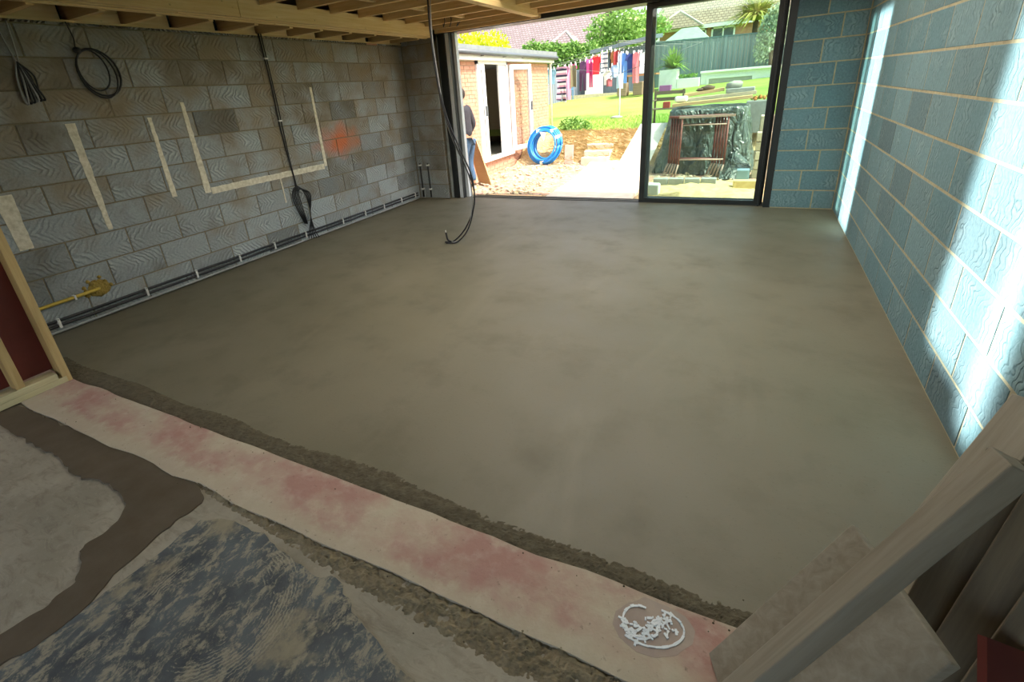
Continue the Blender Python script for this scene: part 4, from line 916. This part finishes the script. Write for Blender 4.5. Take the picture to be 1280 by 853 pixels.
G = [('top', -.66, .22, 2.03, .32, 12.32, fab('#8fb9d6'), 'pale blue baby top pegged at the end of the airer line', 'top'),
     ('onesie', -.36, .26, 2.06, .74, 12.40, stripe('pyjama_stripe', '#e8dce4', '#3d3450', '#d49ab4', .16), 'striped pink, white and navy sleepsuit on the airer', 'sleepsuit'),
     ('trousers', -.16, .16, 2.06, .70, 12.55, fab('#d58aa8'), 'pink trousers pegged next to the striped sleepsuit', 'trousers'),
     ('cloth', .02, .15, 2.08, .46, 12.62, fab('#7d755c'), 'olive brown cloth pegged beside the pink trousers', 'cloth'),
     ('top', .16, .16, 2.12, .28, 12.7, fab('#d92e84'), 'small magenta top on the airer', 'top'),
     ('trousers', .40, .18, 2.17, .62, 12.85, fab('#5b3a5c'), 'dark purple trousers on the airer', 'trousers'),
     ('top', .56, .18, 2.22, .30, 12.9, fab('#e55aa0'), 'bright pink top beside the red top', 'top'),
     ('trousers', .65, .10, 2.12, .52, 12.8, fab('#c4356f'), 'deep pink leggings behind the red top', 'leggings'),
     ('top', .75, .22, 2.27, .38, 12.95, fab('#cf2f38'), 'red top on the airer', 'top'),
     ('cloth', .96, .17, 2.36, .44, 13.1, stripe('grey_stripe', '#d9dde2', '#6d7684', '#e4e6e8', .12), 'grey and white striped cloth in the middle of the airer', 'cloth'),
     ('cloth', 1.10, .05, 2.42, .40, 13.2, fab('#2e2a2b'), 'narrow black garment on the airer', 'garment'),
     ('top', 1.19, .14, 2.36, .42, 13.2, fab('#b97a4e'), 'orange brown top on the airer', 'top'),
     ('cloth', 1.30, .15, 2.36, .44, 13.15, fab('#a03a3c'), 'dark red towel on the airer', 'towel'),
     ('trousers', 1.47, .14, 2.26, .44, 12.9, fab('#ccd8e6'), 'very pale blue trousers on the airer', 'trousers'),
     ('trousers', 1.57, .16, 2.26, .60, 12.8, fab('#5f8ed0'), 'bright blue trousers on the airer', 'trousers'),
     ('top', 1.72, .22, 2.24, .38, 12.75, fab('#2f3d78'), 'navy blue top on the airer', 'top'),
     ('trousers', 1.86, .15, 2.24, .60, 12.7, fab('#dd7f86'), 'salmon pink trousers on the airer', 'trousers'),
     ('cloth', 1.96, .09, 2.24, .26, 12.75, fab('#4b3346'), 'small plum coloured cloth on the airer', 'cloth'),
     ('top', 2.06, .14, 2.22, .40, 12.6, fab('#dfe3ec'), 'white top pegged toward the door mullion side of the airer', 'top'),
     ('cloth', 1.38, .18, 1.98, .30, 12.6, fab('#9fb8da'), 'sky blue cloth hanging low on the airer', 'cloth'),
     ('top', 1.19, .18, 1.86, .34, 12.5, fab('#e2dce0'), 'white and grey top hanging low on the airer', 'top'),
     ('cloth', 1.27, .14, 1.64, .18, 12.45, fab('#b9646a'), 'dusty red cloth hanging lowest on the airer', 'cloth'),
     ('cloth', 1.55, .16, 1.70, .30, 12.5, fab('#b5cfe6'), 'light blue cloth beside the airer pole', 'cloth')]
for kd, gx, gw, gz, gh, gy, gm, gl, gc in G:
    garment(kd, gx-(.18 if .1 < gx < 1.6 else .12 if gx > 1.6 else -.10*(gx < -.2)), gw*1.12, gz, gh*1.28 if gz > 2 else gh*1.1, gy, gm, gl, gc)

# ------------------------------------------------------------------ fences, planters and garden buildings
def fence(name, label, p0, p1, zt0, zt1, zb0, zb1, mat, pitch=.105, panel=1.8):
    L = math.dist(p0, p1); d = ((p1[0]-p0[0])/L, (p1[1]-p0[1])/L); nrm = (d[1], -d[0])
    t = thing(name, label, 'fence', (p0[0], p0[1], min(zb0, zb1)))
    np_ = max(1, round(L/panel))
    for q in range(np_):
        s0, s1 = L*q/np_, L*(q+1)/np_; m = MB(); s = s0
        while s < s1-.02:
            e = min(s+pitch-.006, s1); jj = .012*((int(s/pitch)) % 2)
            zt = zt0+(zt1-zt0)*s/L; zb = zb0+(zb1-zb0)*s/L
            a = (p0[0]+d[0]*s+nrm[0]*jj, p0[1]+d[1]*s+nrm[1]*jj); b = (p0[0]+d[0]*e+nrm[0]*jj, p0[1]+d[1]*e+nrm[1]*jj)
            m.add([(a[0], a[1], zb), (b[0], b[1], zb), (b[0]-nrm[0]*.02, b[1]-nrm[1]*.02, zb), (a[0]-nrm[0]*.02, a[1]-nrm[1]*.02, zb),
                   (a[0], a[1], zt), (b[0], b[1], zt), (b[0]-nrm[0]*.02, b[1]-nrm[1]*.02, zt), (a[0]-nrm[0]*.02, a[1]-nrm[1]*.02, zt)], MB.BOXF); s += pitch
        o = m.build('fence_boards', mat, t); o['kind'] = 'stuff'
        pz = zt0+(zt1-zt0)*s0/L; pb = zb0+(zb1-zb0)*s0/L
        MB().bar((p0[0]+d[0]*s0, p0[1]+d[1]*s0, pb), (p0[0]+d[0]*s0, p0[1]+d[1]*s0, pz+.05), .1, .1, (0, 1, 0)).build('post', mat, t)
    MB().bar((p0[0], p0[1], zt0+.02), (p1[0], p1[1], zt1+.02), .06, .04).build('cap_rail', mat, t)
fence('side_fence', 'dark blue-grey boarded fence between the shed and the shelter', (-3.6, 17.0), (-2.45, 23.2), 1.98, 2.20, .75, .95, M['fence'])
fence('back_fence', 'tall teal-grey boarded fence behind the white planters', (.15, 22.0), (6.6, 22.0), 2.98, 2.85, 1.0, 1.0, M['fenceT'])
fence('shelter_back_fence', 'blue-grey boarded fence behind the garden shelter', (-2.45, 23.3), (.2, 23.3), 2.35, 2.75, .9, .95, M['fence'])
sl = thing('garden_shelter', 'blue-grey timber garden shelter with an orange wood gable', 'shelter', (-.9, 22.3, 1.05))
MB().add([(-2.1, 21.4, 2.78), (.7, 21.2, 3.10), (.7, 23.2, 3.25), (-2.1, 23.2, 2.95), (-2.1, 21.4, 2.93), (.7, 21.2, 3.26), (.7, 23.2, 3.41), (-2.1, 23.2, 3.11)], MB.BOXF).build('roof', M['fence'], sl)
MB().add([(-1.98, 21.45, 2.40), (-1.3, 21.45, 2.62), (-1.3, 21.47, 2.82), (-1.98, 21.47, 2.74), (-1.98, 21.49, 2.40), (-1.3, 21.49, 2.62), (-1.3, 21.51, 2.82), (-1.98, 21.51, 2.74)], MB.BOXF).build('gable', pmat('orange_wood', '#b97f42', '#c8925a', 9, .8, .1), sl)
for x in (-1.95, -.7, .55): MB().bar((x, 21.6, .95), (x, 21.6, 2.9), .11, .11, (0, 1, 0)).build('post', M['fence'], sl)
m = MB()
for q in range(24): m.box(-1.95+.105*q, -1.85+.105*q, 21.66+.01*(q % 2), 21.68+.01*(q % 2), 1.0, 2.72+.011*q)
o = m.build('back_boards', M['fence'], sl); o['kind'] = 'stuff'
m = MB()
for q in range(14): m.ball((-1.9+.19*q, 21.28, 2.72+.02*q-.05*math.sin(math.pi*q/13)), .025, n=6, m=4)
o = m.build('string_lights', M['clip'], sl)
o = MB().box(-2.30, -1.48, 21.3, 21.36, 1.03, 2.02).build('white_board', M['white'], None); tag(o, 'large white panel standing behind the washing', 'panel')
MB().box(-2.9, 5.5, 20.65, 20.78, .9, 1.13).build('patio_edging', M['stone'], gr)
c = thing('garden_chair', 'small blue folding chair at the fence corner', 'chair', (-2.75, 20.2, 1.0))
bl = pmat('chair_blue', '#3f7ba8', '#4a88b4', 9, .6, .1)
for a, b in (((-2.9, 20.1, .97), (-2.6, 20.1, 1.4)), ((-2.6, 20.1, .97), (-2.9, 20.1, 1.4)), ((-2.9, 20.45, .97), (-2.9, 20.45, 1.75)), ((-2.6, 20.45, .97), (-2.6, 20.45, 1.75))): MB().bar(a, b, .035, .035, (0, 1, 0)).build('leg', bl, c)
MB().box(-2.92, -2.58, 20.08, 20.45, 1.38, 1.41).build('seat', bl, c); MB().box(-2.92, -2.58, 20.43, 20.46, 1.55, 1.76).build('backrest', bl, c)
c = thing('garden_table', 'brown wooden garden table behind the airer', 'table', (.55, 19.2, 1.05)); tw = pmat('table_wood', '#9a6a48', '#ab7d5a', 9, .7, .1)
MB().box(-.15, 1.25, 18.8, 19.6, 1.70, 1.76).build('table_top', tw, c)
for x in (.05, 1.05):
    for s in (-1, 1): MB().bar((x, 19.2+.35*s, 1.0), (x+.0, 19.2+.15*s, 1.70), .07, .05, (1, 0, 0)).build('leg', tw, c)
for x in (-.1, .5): o = MB().box(x, x+.35, 18.3, 18.65, 1.02, 1.50).build('stool', M['darkwood'], None, bevel=.02); tag(o, 'dark garden stool %s' % ('under the end of the brown table' if x < 0 else 'before the middle of the brown table'), 'stool')
pl = thing('white_planter', 'tall white planter box with a spiky plant before the teal fence', 'planter', (1.46, 20.4, 1.05))
MB().box(1.14, 1.82, 20.1, 20.8, 1.0, 1.84).build('box', M['white'], pl, bevel=.01); MB().box(1.2, 1.76, 20.16, 20.74, 1.80, 1.845).build('soil', M['trunk'], pl)
pl = thing('low_planter', 'lower white planter beside the tall white planter', 'planter', (2.25, 20.4, 1.05))
MB().box(1.83, 2.66, 20.1, 20.75, 1.0, 1.47).build('box', M['white'], pl, bevel=.01)
m = MB()
for i in range(260):
    p = Vector((random.uniform(1.9, 2.55), random.uniform(20.15, 20.7), 1.47+random.uniform(0, .12))); d = Vector((random.gauss(0, 1), random.gauss(0, 1), random.gauss(.8, .6))).normalized()
    m.add(smallq(p, .09, d, Vector((0, 0, 1))), [(0, 1, 2, 3)])
m.build('foliage', M['leafH'], pl)
bw = thing('white_wall_seat', 'long white rendered seat wall with grey inset panel', 'garden wall', (3.8, 20.4, 1.05))
MB().box(2.68, 6.5, 20.5, 20.9, 1.0, 1.66).build('wall', M['white'], bw); MB().box(2.66, 6.5, 20.35, 20.95, 1.60, 1.68).build('coping', M['white'], bw, bevel=.01)
MB().box(2.98, 4.50, 20.47, 20.50, 1.12, 1.38).build('inset_panel', M['greyp'], bw)
for a in ((2.90, 2.98, 1.05, 1.45), (4.50, 4.58, 1.05, 1.45)): MB().box(a[0], a[1], 20.44, 20.5, a[2], a[3]).build('trim', M['white'], bw)
MB().box(2.982, 4.498, 20.44, 20.5, 1.38, 1.45).build('trim', M['white'], bw)
o = MB().box(1.28, 1.70, 19.5, 19.8, 1.02, 1.28).build('purple_crate', pmat('purple_plastic', '#8a4a8c', '#9a5a9c', 5, .6, 0), None, bevel=.01); tag(o, 'purple plastic crate before the tall white planter', 'crate')
# plants
def spiky(name, label, base, n, L, mat, cat, droop=.35, w=.03):
    t = thing(name, label, cat, base); m = MB(); B = Vector(base)
    for i in range(n):
        a = random.random()*6.28; el = random.uniform(.15, 1.45); d = Vector((math.cos(a)*math.cos(el), math.sin(a)*math.cos(el), math.sin(el))); l = L*random.uniform(.7, 1.1)
        r = d.cross(Vector((0, 0, 1))); r = r.normalized() if r.length > .01 else Vector((1, 0, 0))
        p0 = B; p1 = B+d*l*.5; p2 = B+d*l-Vector((0, 0, droop*l*math.cos(el)))
        m.add([p0-r*w*.6, p0+r*w*.6, p1+r*w, p1-r*w, p2], [(0, 1, 2, 3), (3, 2, 4)])
    m.build('leaves', mat, t); return t
spiky('spiky_plant', 'green spiky plant growing in the tall white planter', (1.62, 20.42, 1.86), 190, .92, M['leafG'], 'plant')
t = spiky('cordyline_palm', 'cordyline palm with yellowing strap leaves behind the teal fence', (4.35, 23.4, 3.45), 420, 1.55, M['leafS'], 'palm', .4, .045)
MB().tube([(4.35, 23.4, 1.1), (4.35, 23.4, 3.46)], [.12, .1], 8).build('trunk', M['trunk'], t, True)
def bush(name, label, cat, blobs, n, s, mat, trunk=None, upright=False):
    base = trunk[0] if trunk else (blobs[0][0], blobs[0][1], blobs[0][2]-blobs[0][5])
    t = thing(name, label, cat, base); m = MB(); vol = [b[3]*b[4]*b[5] for b in blobs]
    for i in range(n):
        b = random.choices(blobs, vol)[0]; th = random.random()*6.28; z = random.uniform(-1, 1); rr = math.sqrt(1-z*z); r = random.uniform(.55, 1.03)*(1+.18*noise.noise(Vector((math.cos(th)*3+b[0], math.sin(th)*3, z*3))))
        p = Vector((b[0]+b[3]*r*rr*math.cos(th), b[1]+b[4]*r*rr*math.sin(th), b[2]+b[5]*r*z)); d = Vector((random.gauss(0, 1), random.gauss(0, 1), random.gauss(.3 if not upright else 1.8, .8))).normalized()
        m.add(smallq(p, s*random.uniform(.7, 1.3), d, Vector((random.gauss(0, 1), random.gauss(0, 1), .7))), [(0, 1, 2, 3)])
    m.build('foliage', mat, t)
    if trunk:
        MB().tube(trunk, [.09*(1-.5*i/len(trunk)) for i in range(len(trunk))], 7).build('trunk', M['trunk'], t, True)
    return t
bush('yellow_hedge', 'bright yellow-green conifer bush behind the shed roof', 'bush', [(-4.9, 14.0, 2.4, .9, .7, .95), (-3.9, 14.0, 2.5, .9, .7, .98), (-3.1, 14.0, 2.35, .6, .6, .98)], 6000, .12, M['leafY'], None, True)
bush('green_hedge', 'clipped green hedge above the blue-grey fence', 'hedge', [(-6.3, 25.0, 2.9, 1.0, .8, .95), (-5.3, 25.0, 2.8, 1.0, .8, .95), (-4.3, 25.0, 2.75, 1.0, .8, .9), (-3.3, 25.0, 2.65, .9, .8, .85)], 15000, .16, M['leafH'])
bush('garden_tree', 'pale green leafy tree behind the garden shelter', 'tree', [(-3.2, 27.5, 4.0, .95, .8, 1.0), (-2.2, 27.5, 4.4, .9, .8, 1.05), (-1.2, 27.5, 3.9, .9, .8, .8), (-2.2, 27.5, 3.5, 1.2, .8, .7)], 3600, .20, M['leafT'], [(-2.2, 27.5, 1), (-2.2, 27.5, 2.5), (-2.1, 27.5, 4.2)])
bush('far_tree', 'distant green tree glimpsed beside the brown roof', 'tree', [(-2.4, 33, 4.6, 1.8, 1, .9)], 2000, .25, M['leafT'], [(-2.4, 33, 1), (-2.4, 33, 4.6)])
bush('olive_tree', 'silvery olive tree leaning over the seat wall', 'tree', [(5.0, 21.3, 2.85, .48, .4, .8), (4.75, 21.3, 2.35, .35, .33, .6), (5.2, 21.3, 3.25, .4, .36, .5)], 2600, .12, M['leafO'], [(5.1, 21.25, 1.0), (5.05, 21.25, 2.0), (4.95, 21.3, 3.0)], True)
bush('small_bush', 'low green bush on the bank beside the blue coil', 'bush', [(.85, 10.1, .58, .42, .3, .24)], 900, .07, M['leafH'])
# ------------------------------------------------------------------ houses beyond
def house(name, label, x0, x1, yf, ze, yr, zr, roofm, wallm, wins=(), gable=None):
    t = thing(name, label, 'house', ((x0+x1)/2, yf, 1))
    MB().box(x0+.3, x1-.3, yf+.4, 2*yr-yf-.4, .5, ze+.05).build('wall', wallm, t)
    def slab(a, b, c_, d_): return MB().add([a, b, c_, d_]+[(p[0], p[1], p[2]+.12) for p in (a, b, c_, d_)], MB.BOXF)
    # object origin on the slope so that the tiles follow it
    slab((x0, yf, ze), (x1, yf, ze), (x1, yr, zr), (x0, yr, zr)).build('roof', roofm, t)
    slab((x0, yr, zr), (x1, yr, zr), (x1, 2*yr-yf, ze), (x0, 2*yr-yf, ze)).build('roof', roofm, t)
    MB().tube([(x0, yr, zr+.15), (x1, yr, zr+.15)], .1, 6).build('ridge', roofm, t)
    MB().box(x0, x1, yf-.06, yf, ze-.12, ze+.1).build('fascia', M['pvc'], t)
    if gable:
        gx, gw, gz0, gz1, gy = gable
        m = MB(); A_, B_, T_, U_ = (gx-gw, gy-.5, gz0), (gx+gw, gy-.5, gz0), (gx, gy+.6, gz1), (gx, gy+3.4, gz1)
        m.add([A_, B_, T_, U_, (gx-gw, gy+1.2, gz0), (gx+gw, gy+1.2, gz0)], [(0, 1, 2), (0, 2, 3, 4), (1, 5, 3, 2), (0, 4, 5, 1)])
        m.build('gable_roof', roofm, t)
        m2 = MB(); m2.bar(A_, T_, .10, .10); m2.build('hip_tiles', M['concpath'], t)
        m2 = MB(); m2.bar(T_, B_, .10, .10); m2.build('hip_tiles', M['concpath'], t)
    for wx0, wx1, wz0, wz1 in wins:
        w = MB()
        for a in ((wx0, wx0+.1, wz0, wz1), (wx1-.1, wx1, wz0, wz1), (wx0, wx1, wz0, wz0+.1), (wx0, wx1, wz1-.1, wz1), ((wx0+wx1)/2-.04, (wx0+wx1)/2+.04, wz0, wz1)): w.box(a[0], a[1], yf+.28, yf+.40, a[2], a[3])
        wo_ = w.build('window', M['pvc'], t); MB().box(wx0, wx1, yf+.34, yf+.39, wz0, wz1).build('pane', M['anth2'], wo_)
    return t
house('tiled_house', 'house with a large purple-grey tiled roof beyond the hedge', -19.5, -6.3, 36, 3.6, 41, 7.6, M['roofP'], M['white'], (), (-8.4, 1.1, 4.4, 5.35, 35.9))
house('brown_roof_house', 'house with a brown tiled roof and white windows beyond the teal fence', -1.95, 9.5, 36, 4.48, 41, 7.9, M['roofB'], M['brick'], ((-.6, .3, 3.4, 4.36), (.35, 1.3, 3.4, 4.36), (1.6, 3.0, 3.4, 4.36)), (-.45, 1.6, 4.5, 5.6, 35.8))
c = thing('garden_gazebo', 'pale green pointed canopy rising behind the teal fence', 'canopy', (1.1, 30, 1))
m = MB(); bx = [(-.4, 29.2), (2.2, 29.2), (2.2, 31), (-.4, 31)]; tp = [(.6, 29.9), (1.4, 29.9), (1.4, 30.4), (.6, 30.4)]
m.add([(x, y, 3.28) for x, y in bx]+[(x, y, 4.02) for x, y in tp], [(0, 1, 5, 4), (1, 2, 6, 5), (2, 3, 7, 6), (3, 0, 4, 7), (4, 5, 6, 7), (3, 2, 1, 0)])
m.build('canopy', pmat('pale_canvas', '#9fb5a6', '#92a99a', 5, .8, .1), c)
for x, y in bx: MB().bar((x*.98+.02, y, 1.0), (x*.98+.02, y, 3.3), .06, .06, (0, 1, 0)).build('post', M['white'], c)
